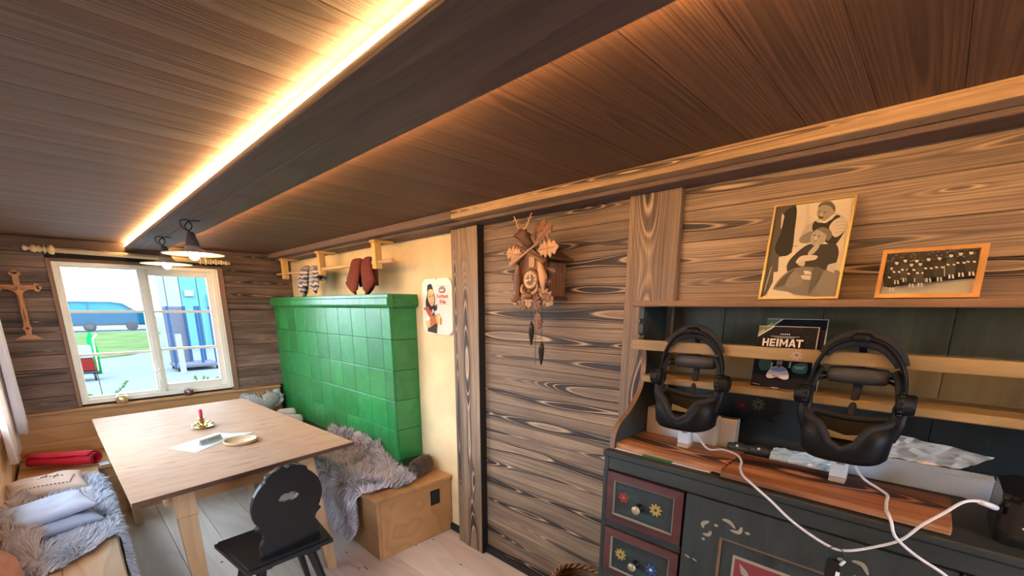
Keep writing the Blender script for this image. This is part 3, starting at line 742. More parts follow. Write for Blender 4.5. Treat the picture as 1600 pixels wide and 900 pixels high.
# ------------------------------------------------------------ black carved chair
ch = thing('carved_chair', (0.64, 2.33, 0), 'black painted peasant chair with scalloped back and small cut-out, at the table', 'chair')
seat = [(0.427, 2.124), (0.842, 2.146), (0.885, 2.56), (0.384, 2.526)]
mb = MB(); mb.prism(seat, (0,0,0.418), (1,0,0), (0,1,0), (0,0,1), 0.034)
bmesh.ops.bevel(mb.b, geom=[e for e in mb.b.edges if all(v.co.z > 0.44 for v in e.verts)] , offset=0.014, segments=2, affect='EDGES')
mb.build('seat', M['black_paint'], ch)
for x0 in (0.465, 0.70):
    mb = MB(); mb.box(x0, x0 + 0.085, 2.165, 2.50, 0.388, 0.4185, 0.006); mb.build('seat_batten', M['black_paint'], ch)
for (x, y, dx, dy) in ((0.508, 2.205, -0.075, -0.08), (0.742, 2.205, 0.075, -0.08), (0.508, 2.46, -0.07, 0.09), (0.742, 2.46, 0.09, 0.09)):
    mb = MB(); mb.tube([(x + dx, y + dy, 0.0), (x + dx*0.5, y + dy*0.5, 0.2), (x, y, 0.39)], [0.015, 0.020, 0.024], n=8, smooth=False); mb.build('leg', M['black_paint'], ch)
half = [(0.0, 0.449), (0.012, 0.458), (0.03, 0.460), (0.052, 0.448), (0.075, 0.442), (0.098, 0.428), (0.104, 0.405), (0.118, 0.395), (0.138, 0.372), (0.156, 0.345), (0.167, 0.31),
        (0.172, 0.275), (0.168, 0.235), (0.158, 0.205), (0.148, 0.188), (0.160, 0.182), (0.163, 0.170), (0.150, 0.162), (0.136, 0.150), (0.128, 0.128), (0.132, 0.108), (0.146, 0.085), (0.152, 0.06), (0.142, 0.044), (0.150, 0.028), (0.148, 0.0)]
outl = [(-x, y) for x, y in reversed(half[1:])] + half
hole = [(0.050, 0.292), (0.036, 0.309), (0.018, 0.317), (0.0, 0.312), (-0.018, 0.317), (-0.036, 0.309), (-0.050, 0.292), (-0.034, 0.277), (-0.014, 0.270), (0.0, 0.269), (0.014, 0.270), (0.034, 0.277)]
def holed_plate(outl, hole, hL, hR, iL, iR, o, u, v, w, d):
    """outl runs left-bottom -> top -> right-bottom; hole runs from its right tip over the top"""
    o, u, v, w = Vector(o), Vector(u), Vector(v), Vector(w)
    mb = MB(); n = len(outl); m = len(hole)
    pts = outl + hole
    A = [o + u*x + v*y for x, y in pts]; B = [p + w*d for p in A]
    N = n + m
    upper = list(range(iL, iR + 1)) + [n + k for k in range(hR, hL + 1)]
    lower = list(range(iR, n)) + list(range(0, iL + 1)) + [n + k for k in range(hL, m)] + [n + hR]
    F = []
    for f in (upper, lower):
        F.append(tuple(f)); F.append(tuple(i + N for i in reversed(f)))
    F += [(j, (j+1) % n, (j+1) % n + N, j + N) for j in range(n)]
    F += [(n+j, n+(j+1) % m, n+(j+1) % m + N, n+j + N) for j in range(m)]
    mb.raw(A + B, F)
    return mb
iL = min(range(len(outl)), key=lambda i: (outl[i][0] > 0, abs(outl[i][1] - 0.275)))
iR = len(outl) - 1 - iL
th = math.radians(7); u = Vector((math.cos(th), math.sin(th), 0)); v = Vector((0.012, -0.10, 1)).normalized(); w = u.cross(v)
mb = holed_plate(outl, hole, 6, 0, iL, iR, (0.648, 2.205, 0.447), u, v, w, 0.022)
bk = mb.build('backrest', M['black_paint'], ch)
mod = bk.modifiers.new('edge', 'BEVEL'); mod.width = 0.003; mod.segments = 2; mod.limit_method = 'ANGLE'; mod.angle_limit = math.radians(35)

# ------------------------------------------------------------ things on the table
TZ = 0.7805
cs = thing('candlestick', (0.621, 3.746, TZ), 'small brass chamber candlestick with a leafy dish on the table', 'candlestick')
mb = MB(); mb.lathe((0.621, 3.746, TZ), [(0.004, 0.0), (0.045, 0.0), (0.060, 0.004), (0.072, 0.012), (0.070, 0.014), (0.058, 0.008), (0.03, 0.006), (0.004, 0.006)], 28); mb.build('dish', M['brass'], cs)
for k in range(9):
    a = 2*PI*k/9; c, s_ = math.cos(a), math.sin(a)
    mb = MB(); mb.tube([(0.621 + c*0.026, 3.746 + s_*0.026, TZ+0.014), (0.621 + c*0.045, 3.746 + s_*0.045, TZ+0.026), (0.621 + c*0.068, 3.746 + s_*0.068, TZ+0.030), (0.621 + c*0.080, 3.746 + s_*0.080, TZ+0.020)], [0.006, 0.014, 0.012, 0.003], 6, flat=(1, 0.35)); mb.build('leaf', M['brass'], cs)
mb = MB(); mb.lathe((0.621, 3.746, TZ), [(0.02, 0.006), (0.022, 0.014), (0.010, 0.022), (0.008, 0.034), (0.013, 0.040), (0.016, 0.045), (0.014, 0.066), (0.024, 0.070), (0.025, 0.073), (0.013, 0.074), (0.011, 0.06)], 20); mb.build('socket', M['brass'], cs)
M['wax'] = plain('red_wax', (0.62, 0.03, 0.06), 0.35, var=0.05)
cd = thing('candle', (0.621, 3.746, TZ + 0.062), 'short red candle in the brass candlestick on the table', 'candle')
mb = MB(); mb.lathe((0.621, 3.746, TZ), [(0.002, 0.062), (0.0105, 0.062), (0.0115, 0.13), (0.010, 0.136), (0.002, 0.134)], 16); mb.build('wax', M['wax'], cd)
mb = MB(); mb.cyl((0.621, 3.746, TZ+0.133), (0.622, 3.747, TZ+0.145), 0.0012, n=6); mb.build('wick', M['plastic_black'], cd)
# star-folded napkin, card, plate
M['napkin'] = plain('pale_blue_napkin', (0.66, 0.76, 0.80), 0.75, var=0.05, scale=20)
star = [(0.361, 3.325), (0.50, 3.42), (0.655, 3.50), (0.70, 3.425), (0.809, 3.345), (0.64, 3.24), (0.478, 3.101), (0.47, 3.18), (0.40, 3.25)]
star = [(0.361, 3.330), (0.655, 3.510), (0.72, 3.42), (0.845, 3.335), (0.66, 3.265), (0.462, 3.110)]
mb = MB(); mb.prism([(x, y) for x, y in star], (0,0,TZ), (1,0,0), (0,1,0), (0,0,1), 0.002)
tag(mb.build('napkin', M['napkin'], at=(0.58, 3.3, TZ)), 'pale blue pointed paper napkin lying on the table', 'napkin')
tc_ = thing('table_card', (0.575, 3.29, TZ + 0.002), 'small folded grey card standing on the pale blue napkin', 'card')
d = Vector((0.66-0.52, 3.32-3.235, 0)).normalized(); nn = Vector((-d.y, d.x, 0)); o = Vector((0.515, 3.235, TZ + 0.0025))
M['card_grey'] = plain('grey_card', (0.45, 0.46, 0.48), 0.6, var=0.05)
mb = MB(); mb.prism([(0, 0), (0.155, 0), (0.155, 0.033), (0, 0.033)], o, d, (Vector((0,0,1)) + nn*0.35), nn, 0.001); cdp = mb.build('front_flap', M['card_grey'], tc_)
mb = MB(); mb.prism([(0, 0), (0.155, 0), (0.155, 0.033), (0, 0.033)], o + nn*0.024, d, (Vector((0,0,1)) - nn*0.35), nn, 0.001); mb.build('rear_flap', M['paper'], tc_)
vv = (Vector((0,0,1)) + nn*0.35).normalized()
mb = MB()
for (a, b, z) in ((0.055, 0.14, 0.021), (0.055, 0.14, 0.015), (0.012, 0.045, 0.018)):
    mb.raw([o - nn*0.0006 + d*a + vv*z, o - nn*0.0006 + d*b + vv*z, o - nn*0.0006 + d*b + vv*(z+0.003), o - nn*0.0006 + d*a + vv*(z+0.003)], [(0,1,2,3)])
mb.build('print_lines', flat((0.12, 0.12, 0.14)), cdp, fix=False)
M['beech'] = plain('pale_beech', (0.62, 0.42, 0.24), 0.4, var=0.08, scale=25)
mb = MB(); mb.lathe((0.71, 3.15, TZ), [(0.002, 0.0005), (0.080, 0.0005), (0.092, 0.006), (0.096, 0.020), (0.092, 0.023), (0.086, 0.016), (0.078, 0.010), (0.002, 0.009)], 40)
tag(mb.build('wooden_plate', M['beech'], at=(0.71, 3.15, TZ)), 'round pale wooden plate on the table, beside the napkin', 'plate')
# window sill pots
M['gold_glass'] = plain('gold_mercury_glass', (0.75, 0.55, 0.30), 0.22, metal=0.7, var=0.35, scale=60, bump=0.3)
M['bronze_glass'] = plain('dark_bronze_glass', (0.22, 0.14, 0.13), 0.18, metal=0.7, var=0.3)
for nm, x, r, mt, lb in (('votive_holder', 0.293, 0.045, 'gold_glass', 'gold speckled glass votive on the window sill, left one'), ('votive_holder', 0.775, 0.038, 'bronze_glass', 'dark bronze round votive on the window sill, right one')):
    v_ = thing(nm, (x, 5.055, 0.812), lb, 'candle holder')
    mb = MB(); mb.lathe((x, 5.055, 0.8125), [(0.003, 0), (r*0.7, 0.0), (r*0.95, r*0.35), (r, r*0.8), (r*0.92, r*1.3), (r*0.72, r*1.6), (r*0.66, r*1.6), (r*0.85, r*1.1), (r*0.6, 0.006), (0.003, 0.005)], 28); mb.build('cup', M[mt], v_)
    mb = MB(); mb.lathe((x, 5.055, 0.8125), [(0.002, 0.007), (0.018, 0.007), (0.018, 0.022), (0.002, 0.022)], 16); mb.build('tealight', M['white_plastic'], v_)
# ------------------------------------------------------------ pendant lamps
M['enamel'] = plain('cream_enamel', (0.80, 0.74, 0.62), 0.3, var=0.03)
M['enamel_dark'] = plain('grey_lamp_cap', (0.16, 0.13, 0.12), 0.4, var=0.1)
def lamp(x, y, hx, hy, label):
    t = thing('pendant_lamp', (x, y, 1.93), label, 'lamp', 'enamel pendant lamps')
    mb = MB(); mb.lathe((x, y, 1.93), [(0.146, 0.0), (0.149, 0.002), (0.146, 0.005), (0.11, 0.010), (0.07, 0.016), (0.045, 0.028), (0.036, 0.046), (0.032, 0.046), (0.040, 0.027), (0.066, 0.013), (0.108, 0.007), (0.144, 0.002)], 40, caps=(False, False)); mb.build('shade', M['enamel'], t)
    mb = MB(); mb.lathe((x, y, 1.93), [(0.033, 0.040), (0.034, 0.050), (0.030, 0.075), (0.024, 0.090), (0.020, 0.112), (0.012, 0.122), (0.003, 0.124)], 24); mb.build('cap', M['enamel_dark'], t)
    mb = MB(); mb.lathe((x, y, 1.93), [(0.002, -0.030), (0.012, -0.028), (0.022, -0.018), (0.026, -0.004), (0.023, 0.010), (0.015, 0.026), (0.013, 0.05), (0.002, 0.052)], 20); mb.build('bulb', M['bulb'], t)
    mb = MB(); P = []
    for i in range(22):
        a = i*0.62; P.append(Vector((x - 0.012 + 0.024*math.cos(a), y + 0.012*math.sin(a), 2.05 + 0.040*math.sin(i*0.5) + 0.014)))
    q = [(x, y, 2.052), (x - 0.035, y, 2.07), (x - 0.040, y, 2.105), (x - 0.01, y, 2.112), (x + 0.012, y + .005, 2.085), (x - 0.008, y, 2.058), (x - 0.022, y, 2.08), (x - 0.005, y, 2.104), (x + 0.02, y, 2.112), (x + 0.05, y, 2.1145)]
    mb.tube(bez(q, 6), 0.0032, 6); mb.build('cable', M['iron'], t)
    mb = MB(); mb.tube(bez([(x, y, 2.1158), (x, y, 2.100), (x + 0.008, y, 2.092), (x + 0.012, y, 2.100)], 4), 0.0022, 6); mb.build('hook', M['iron'], t)
lamp(0.605, 3.10, 0, 0, 'cream enamel pendant lamp hanging from the beam, nearer of the two')
lamp(0.605, 3.96, 0, 0, 'cream enamel pendant lamp hanging from the beam, closer to the window')

# ------------------------------------------------------------ turned curtain rod above the window
cr = thing('curtain_rod', (0.59, 5.0, 2.05), 'pale turned wooden rod with beaded ends above the far window', 'rod')
mb = MB(); ax = (Vector((1.18, 5.03, 2.052)) - Vector((0.0, 5.03, 2.072))); 
def along(t): return Vector((0.02, 5.03, 2.071)).lerp(Vector((1.17, 5.03, 2.050)), t)
mb.tube([along(0.05), along(0.95)], 0.020, 14); mb.build('rod', M['rod_wood'], cr)
def bead_end(p, d, prof, nm='finial'):
    mb = MB(); mb.tube([Vector(p) + Vector(d)*h for r, h in prof], [r for r, h in prof], 18); mb.build(nm, M['rod_wood'], cr)
d = (along(1) - along(0)).normalized()
bead_end(along(0.05), -d, [(0.02,0),(0.034,0.004),(0.036,0.02),(0.030,0.034),(0.016,0.040),(0.016,0.046),(0.034,0.050),(0.034,0.056),(0.015,0.060),(0.015,0.070),(0.026,0.074),(0.028,0.084),(0.016,0.092),(0.025,0.098),(0.029,0.112),(0.022,0.126),(0.012,0.130),(0.012,0.142),(0.020,0.150),(0.021,0.160),(0.012,0.170),(0.002,0.172)])
pr_ = [(0.02, 0)]; h = 0.0
for k in range(11):
    r = (0.030, 0.024, 0.033, 0.026)[k % 4] * (1 - 0.03*k)
    pr_ += [(0.015, h+0.003), (r, h+0.008), (r, h+0.016), (0.015, h+0.021)]; h += 0.021
pr_ += [(0.018, h+0.006), (0.016, h+0.02), (0.002, h+0.024)]
bead_end(along(0.86), d, pr_)
for t_ in (0.1, 0.9):
    p = along(t_); mb = MB(); mb.box(p.x-0.012, p.x+0.012, 5.045, 5.099, p.z-0.02, p.z+0.02, 0.003); mb.build('bracket', M['back_wood'], cr)

# ------------------------------------------------------------ crucifix
cx, cz = -0.164, 1.785; cy = 5.098
cf = thing('crucifix', (cx, cy, 1.39), 'orange-brown carved wooden crucifix on the far wall, left of the window', 'crucifix')
def treff(x, z, dx, dz, mb):
    for a in (-1, 0, 1):
        px, pz = x + dz*a*0.016 + dx*(0.012 if a == 0 else 0), z + dx*a*0.016 + dz*(0.012 if a == 0 else 0)
        mb.prism(ell(0, 0, 0.016, 0.016, 12), (px, cy, pz), (1,0,0), (0,0,1), (0,-1,0), 0.017)
mb = MB()
mb.box(cx-0.018, cx+0.018, cy-0.016, cy, 1.415, 1.885, 0.002); treff(cx, 1.885, 0, 1, mb); mb.build('upright', M['cross_wood'], cf)
mb = MB(); mb.box(cx-0.10, cx+0.10, cy-0.0165, cy, cz-0.017, cz+0.017, 0.002); treff(cx-0.10, cz, -1, 0, mb); treff(cx+0.10, cz, 1, 0, mb); mb.build('crossbar', M['cross_wood'], cf)
mb = MB(); mb.prism([(-0.075, 0), (0.075, 0), (0.06, 0.012), (0.03, 0.03), (-0.03, 0.03), (-0.06, 0.012)], (cx, cy, 1.392), (1,0,0), (0,0,1), (0,-1,0), 0.03); mb.build('foot', M['cross_wood'], cf)
mb = MB(); mb.prism(ell(0, 0, 0.026, 0.022, 8), (cx, cy, 1.475), (1,0,0), (0,0,1), (0,-1,0), 0.022); mb.build('boss', M['cross_wood'], cf)
mb = MB()
for q in ((0, 0), (0.008, 0), (-0.008, 0), (0, 0.008), (0, -0.008)): mb.sphere((cx+q[0], cy-0.023, 1.475+q[1]), 0.0045, n=8, k=5)
mb.build('rosette', M['dark_edge'], cf)
# small carved corpus: one continuous skinned figure
def skin_figure(name, verts, edges, radii, mat, parent, root=0, sub=1):
    org = ORG.get(parent.name, Vector())
    me = bpy.data.meshes.new(name); me.from_pydata([Vector(v) - org for v in verts], edges, [])
    o = bpy.data.objects.new(name, me); C.objects.link(o); ORG[o.name] = org
    sm = o.modifiers.new('skin', 'SKIN'); 
    if not me.skin_vertices: me.attributes
    for i, r in enumerate(radii): me.skin_vertices[0].data[i].radius = (r, r) if not isinstance(r, tuple) else r
    for i in range(len(verts)): me.skin_vertices[0].data[i].use_root = (i == root)
    ss = o.modifiers.new('sub', 'SUBSURF'); ss.levels = sub; ss.render_levels = sub
    bpy.context.view_layer.update()
    m2 = bpy.data.meshes.new_from_object(o.evaluated_get(bpy.context.evaluated_depsgraph_get()))
    bpy.data.objects.remove(o); m2.materials.clear(); m2.materials.append(mat)
    for p in m2.polygons: p.use_smooth = True
    o = bpy.data.objects.new(name, m2); C.objects.link(o); o.parent = parent; ORG[o.name] = org
    return o
y = cy - 0.03
V = [(cx, y, 1.655), (cx, y, 1.70), (cx, y, 1.745), (cx+0.002, y-0.004, 1.775), (cx+0.004, y-0.008, 1.795),
     (cx-0.03, y, 1.762), (cx-0.062, y+0.006, 1.778), (cx-0.092, y+0.010, 1.792), (cx+0.03, y, 1.762), (cx+0.062, y+0.006, 1.778), (cx+0.092, y+0.010, 1.792),
     (cx-0.010, y-0.004, 1.60), (cx-0.008, y+0.004, 1.545), (cx-0.004, y, 1.52), (cx+0.012, y-0.004, 1.60), (cx+0.008, y+0.004, 1.545), (cx+0.004, y, 1.52)]
Ed = [(0,1),(1,2),(2,3),(3,4),(2,5),(5,6),(6,7),(2,8),(8,9),(9,10),(0,11),(11,12),(12,13),(0,14),(14,15),(15,16)]
Rr = [0.015, 0.013, 0.018, 0.008, 0.013, 0.008, 0.006, 0.005, 0.008, 0.006, 0.005, 0.010, 0.007, 0.005, 0.010, 0.007, 0.005]
skin_figure('carved_figure', V, Ed, Rr, M['cross_wood'], cf)

# ------------------------------------------------------------ hanging rack over the stove
rk = thing('drying_rack', (1.66, 3.7, 2.10), 'pale pine drying rack with long rod hanging above the green stove', 'rack')
def rod_p(t): return Vector((1.665, 4.98, 1.958)).lerp(Vector((1.665, 2.75, 1.950)), t)
mb = MB(); mb.tube([rod_p(0), rod_p(1)], 0.0125, 12); mb.build('rod', M['beech'], rk)
for i, yy in enumerate((4.76, 3.90, 2.96)):
    mb = MB(); mb.box(1.628, 1.79, yy-0.036, yy+0.036, 2.080, 2.1015, 0.006); br = mb.build('bracket_plate', M['rack_wood'], rk)
    mb = MB(); mb.box(1.640, 1.692, yy-0.026, yy+0.026, 1.905, 2.080, 0.003); mb.build('hanger', M['rack_wood'], rk)
# socks
def stripes(name, cols, scale, axis='Z'):
    k = NT(name); v = k.coord(); sp = k.add('ShaderNodeSeparateXYZ'); k.link(v, sp.inputs[0])
    nz = k.noise(v, 18, 2)
    s = k.math('ADD', k.math('MULTIPLY', sp.outputs[axis], scale), k.math('MULTIPLY', nz, 0.5))
    f = k.math('FRACT', s); n = len(cols)
    rp = k.ramp(f, [(i/n, c) for i, c in enumerate(cols)]); k.n[-1].color_ramp.interpolation = 'CONSTANT'
    k.col(rp); k.set(Roughness=0.95, Specular_IOR_Level=0.1); k.bump(k.noise(v, 220, 2), 0.5, 0.002); return k.m
M['sock_stripe'] = stripes('striped_wool', [(0.08,0.07,0.09), (0.50,0.46,0.44), (0.14,0.12,0.15), (0.34,0.31,0.32), (0.05,0.05,0.06), (0.42,0.38,0.38)], 9)
M['sock_pattern'] = stripes('patterned_wool', [(0.42,0.40,0.42), (0.30,0.28,0.32), (0.48,0.45,0.45), (0.10,0.09,0.12)], 30)
M['sock_brown'] = plain('brown_wool', (0.16, 0.045, 0.035), 0.95, var=0.25, scale=40, bump=0.6, spec=0.1)
def sock(name, y, label, mt, L=0.15, w=0.055, foot=0.06, back=0.12, splay=0.0, grp=None, x0=1.6665):
    s = thing(name, (x0, y, 1.83), label, 'sock', grp)
    zt = rod_p(0.5).z + 0.012
    pts = [(x0 + 0.030, y - splay*0.2, zt - back), (x0 + 0.028, y, zt - back*0.5), (x0 + 0.022, y, zt - 0.015), (x0, y, zt + 0.012), (x0 - 0.022, y, zt - 0.012), (x0 - 0.030, y + splay*0.4, zt - L*0.55), (x0 - 0.034, y + splay, zt - L), (x0 - 0.036, y + splay + foot, zt - L - 0.03)]
    rr = [w*0.5, w*0.48, w*0.46, w*0.46, w*0.46, w*0.52, w*0.6, w*0.32]
    q = bez(pts, 4); R = [rr[min(int(i/4), len(rr)-2)]*(1-(i%4)/4) + rr[min(int(i/4)+1, len(rr)-1)]*((i%4)/4) for i in range(len(q))]
    mb = MB(); mb.tube(q, R, 14, flat=(1.0, 0.30)); mb.build('knit', M[mt], s)
sock('sock', 4.22, 'grey striped wool sock over the drying rod, farthest left', 'sock_stripe', 0.13, 0.17, -0.05, 0.10, 0.04, None)
sock('sock', 4.055, 'pale patterned wool sock over the drying rod, between the two striped socks', 'sock_pattern', 0.14, 0.10, 0.0, 0.10, 0.0, None)
sock('sock', 3.965, 'grey striped wool sock over the drying rod, beside the middle hanger', 'sock_stripe', 0.135, 0.11, 0.03, 0.10, 0.02, None)
sock('sock', 3.235, 'long brown wool sock over the drying rod, left one of the pair', 'sock_brown', 0.155, 0.15, 0.02, 0.165, 0.06, None)
sock('sock', 3.085, 'long brown wool sock over the drying rod, right one of the pair', 'sock_brown', 0.165, 0.15, -0.02, 0.165, -0.05, None)

# ------------------------------------------------------------ enamel sign on the plaster
sg = thing('enamel_sign', (1.835, 2.49, 1.64), 'white rounded enamel beer sign showing a woman in a dark headscarf', 'sign')
SO = Vector((1.838, 2.655, 1.455)); SU = Vector((0, -1, 0)); SV = Vector((0, 0, 1)); SW = Vector((-1, 0, 0))
SWd, SH = 0.335, 0.372
M['sign_white'] = plain('white_enamel', (0.80, 0.77, 0.74), 0.2, var=0.02)
mb = MB(); mb.prism(rrect(0, SWd, 0, SH, 0.05, 6), SO, SU, SV, SW, 0.010); bmesh.ops.bevel(mb.b, geom=mb.b.edges[:], offset=0.003, segments=2, affect='EDGES'); mb.build('plate', M['sign_white'], sg)
def S_(pts): return [(x*SWd, y*SH) for x, y in pts]
dk = (0.03, 0.03, 0.04); skin = (0.75, 0.42, 0.26)
def sm(pts, n=5): return [(p.x, p.y) for p in bez([(a, b) for a, b in pts], n, True)]
lay = [
 (dk, sm(S_([(0.20,0.88),(0.34,0.90),(0.40,0.78),(0.45,0.66),(0.42,0.50),(0.40,0.42),(0.28,0.40),(0.14,0.46),(0.12,0.60),(0.18,0.72)]))),
 (skin, sm(S_([(0.24,0.78),(0.36,0.80),(0.42,0.68),(0.40,0.56),(0.33,0.51),(0.25,0.56),(0.20,0.66)]))),
 ((0.80,0.55,0.20), sm(S_([(0.24,0.80),(0.36,0.81),(0.40,0.74),(0.30,0.76),(0.21,0.72)]))),
 ((0.12,0.05,0.03), sm(S_([(0.255,0.685),(0.285,0.70),(0.31,0.685),(0.285,0.675)]))), ((0.12,0.05,0.03), sm(S_([(0.345,0.695),(0.37,0.71),(0.395,0.695),(0.37,0.685)]))),
 ((0.62,0.05,0.05), sm(S_([(0.29,0.585),(0.33,0.575),(0.37,0.595),(0.33,0.56)]))),
 ((0.45,0.10,0.06), sm(S_([(0.04,0.46),(0.16,0.50),(0.30,0.46),(0.28,0.30),(0.20,0.34),(0.12,0.42)]))),
 ((0.42,0.14,0.06), sm(S_([(0.28,0.36),(0.46,0.34),(0.52,0.24),(0.48,0.10),(0.30,0.08),(0.26,0.24)]))),
 ((0.06,0.04,0.04), S_([(0.15,0.04),(0.48,0.01),(0.50,0.16),(0.44,0.20),(0.32,0.14),(0.16,0.10)])),
 (dk, sm(S_([(0.26,0.52),(0.36,0.48),(0.50,0.54),(0.50,0.44),(0.42,0.42),(0.42,0.34),(0.34,0.36),(0.32,0.44),(0.24,0.44)]))),
 ((0.70,0.70,0.74), sm(S_([(0.34,0.42),(0.37,0.46),(0.40,0.42),(0.37,0.37)]))),
 (skin, sm(S_([(0.12,0.24),(0.22,0.30),(0.26,0.22),(0.24,0.12),(0.14,0.12)]))),
 (skin, sm(S_([(0.46,0.34),(0.56,0.38),(0.62,0.34),(0.60,0.22),(0.50,0.20)]))),
 ((0.85,0.62,0.20), S_([(0.14,0.14),(0.22,0.14),(0.23,0.26),(0.14,0.26)])), ((0.95,0.93,0.88), sm(S_([(0.12,0.26),(0.18,0.33),(0.25,0.27),(0.18,0.24)]))),
 ((0.85,0.62,0.20), S_([(0.54,0.18),(0.62,0.20),(0.62,0.34),(0.53,0.33)])), ((0.70,0.15,0.12), S_([(0.60,0.17),(0.65,0.18),(0.65,0.30),(0.61,0.31)])),
]
for q in ((0.33,0.30),(0.38,0.26),(0.43,0.22),(0.36,0.18),(0.44,0.29),(0.31,0.22)): lay.append(((0.72,0.52,0.18), ell(q[0]*SWd, q[1]*SH, 0.006, 0.004, 8)))
for a, b, c_, d_ in ((0.50,0.505,0.54,0.87), (0.895,0.90,0.54,0.87), (0.50,0.90,0.54,0.545), (0.50,0.90,0.865,0.87)):
    lay.append(((0.35,0.33,0.32), S_([(a,c_),(b,c_),(b,d_),(a,d_)])))
lay += [((0.25,0.25,0.28), sm(S_([(0.60,0.80),(0.66,0.85),(0.74,0.85),(0.80,0.80),(0.76,0.745),(0.64,0.745)]))), ((0.80,0.77,0.74), S_([(0.64,0.775),(0.76,0.775),(0.76,0.80),(0.64,0.80)])), ((0.70,0.12,0.10), S_([(0.62,0.745),(0.66,0.745),(0.66,0.775),(0.62,0.775)])), ((0.70,0.12,0.10), S_([(0.72,0.745),(0.76,0.745),(0.76,0.775),(0.72,0.775)]))]
art('printed_design', sg, SO + SW*0.010, SU, SV, SW, lay)
red = flat((0.62, 0.04, 0.05))
text('brand_lettering', 'Rothaus', sg, SO + SU*(0.515*SWd) + SV*(0.655*SH), SU, SV, 0.037, red, off=0.0115, bold=0.0006)
text('brand_lettering', 'Bräu', sg, SO + SU*(0.60*SWd) + SV*(0.56*SH), SU, SV, 0.037, red, off=0.0115, bold=0.0006)
mb = MB(); mb.cyl((1.826, 2.485, 1.823), (1.832, 2.485, 1.823), 0.004, n=8); mb.build('nail', M['iron'], sg)
# ------------------------------------------------------------ cuckoo clock
M['carved'] = plain('carved_linden', (0.19, 0.078, 0.035), 0.45, var=0.45, scale=30, bump=0.3)
M['carved_dark'] = plain('dark_carved_wood', (0.10, 0.040, 0.022), 0.45, var=0.3, scale=25, bump=0.2)
M['carved_light'] = plain('light_carved_wood', (0.50, 0.28, 0.14), 0.45, var=0.35, scale=35, bump=0.3)
M['ivory'] = plain('ivory', (0.78, 0.68, 0.50), 0.4, var=0.05)
M['pine_cone'] = plain('cast_iron_cone', (0.05, 0.038, 0.03), 0.35, metal=0.6, var=0.3)
cy_, cz_ = 1.470, 1.772
ck = thing('cuckoo_clock', (1.75, cy_, 1.66), 'carved brown cuckoo clock with stag head, rifles and oak leaves on the plank wall', 'clock')
XF = 1.672      # front board plane
def P3(u, v, w=0.0): return Vector((XF - w, cy_ - u, cz_ + v))     # u right, v up, w out
mb = MB(); mb.box(1.69, 1.815, cy_-0.085, cy_+0.085, cz_-0.085, cz_+0.085, 0.003)
for s in (-1, 1): pass
box_ = mb.build('housing', M['carved_dark'], ck)
for k in range(7):                                            # ribbed side walls
    x = 1.700 + k*0.0165
    for s in (-1, 1):
        mb = MB(); mb.box(x, x + 0.010, cy_ + s*0.087 - 0.003, cy_ + s*0.087 + 0.003, cz_-0.08, cz_+0.08, 0.002); mb.build('side_slat', M['carved'], box_)
mb = MB(); mb.box(1.683, 1.815, cy_-0.105, cy_+0.105, cz_-0.097, cz_-0.085, 0.003); mb.build('base_board', M['carved_dark'], ck)
for s in (-1, 1):                                             # pitched roof
    mb = MB(); o = Vector((1.665, cy_, cz_+0.150)); d = Vector((0, -s*0.128, -0.062)); n_ = Vector((0, s*0.062, 0.128)).normalized()
    if s < 0: n_ = Vector((0, s*0.062, 0.128)).normalized()
    n_ = Vector((0, -s*0.062*1.0, 0.128)).normalized()
    mb.prism([(0,0),(0.15,0),(0.15,1),(0,1)], o, (1,0,0), d, n_, 0.009); mb.build('roof_board', M['carved_dark'], ck)
mb = MB(); mb.prism([(-0.085, -0.085), (0.085, -0.085), (0.085, 0.09), (0.0, 0.145), (-0.085, 0.09)], P3(0,0,0), (0,-1,0), (0,0,1), (-1,0,0), 0.014); mb.build('front_board', M['carved'], ck)
mb = MB(); mb.prism(rrect(-0.018, 0.018, 0.060, 0.108, 0.004, 3), P3(0,0,0.014), (0,-1,0), (0,0,1), (-1,0,0), 0.005); mb.build('cuckoo_door', M['carved_light'], ck)
# dial
mb = MB(); mb.lathe((XF-0.014, cy_, cz_), [(0.001, 0), (0.050, 0), (0.052, -0.006), (0.046, -0.012), (0.001, -0.013)], 36, 'X'); dl = mb.build('dial', M['carved'], ck)
mb = MB(); mb.lathe((XF-0.0272, cy_, cz_), [(0.026, 0.0), (0.043, 0.0), (0.043, -0.0015), (0.026, -0.0015)], 36, 'X', caps=(False, False)); mb.build('chapter_ring', M['carved_light'], dl)
rom = ['XII','I','II','III','IIII','V','VI','VII','VIII','IX','X','XI']
for i, s in enumerate(rom):
    a = PI/2 - i*PI/6; u = Vector((0, -math.sin(a), -math.cos(a))) ; v = Vector((0, -math.cos(a), math.sin(a)))
    u = Vector((0, -math.sin(a), -math.cos(a)))
    c = P3(math.cos(a)*0.0345, math.sin(a)*0.0345, 0.0290)
    text('numeral', s, dl, c - v*0.0045, u, v, 0.0125, M['ivory'], off=0.0003, bold=0.0004, align='CENTER')
def hand(ang, L, nm):
    d = Vector((0, -math.sin(ang), math.cos(ang))); q = Vector((0, d.z, -d.y))
    mb = MB(); o = P3(0, 0, 0.0295)
    mb.prism([(-0.0025,-0.008),(0.0025,-0.008),(0.0018,L*0.35),(0.006,L*0.5),(0.002,L*0.62),(0.004,L*0.75),(0,L),(-0.004,L*0.75),(-0.002,L*0.62),(-0.006,L*0.5),(-0.0018,L*0.35)], o, q, d, (-1,0,0), 0.0015); mb.build(nm, M['ivory'], dl)
hand(math.radians(-100), 0.040, 'minute_hand'); hand(math.radians(2), 0.030, 'hour_hand')
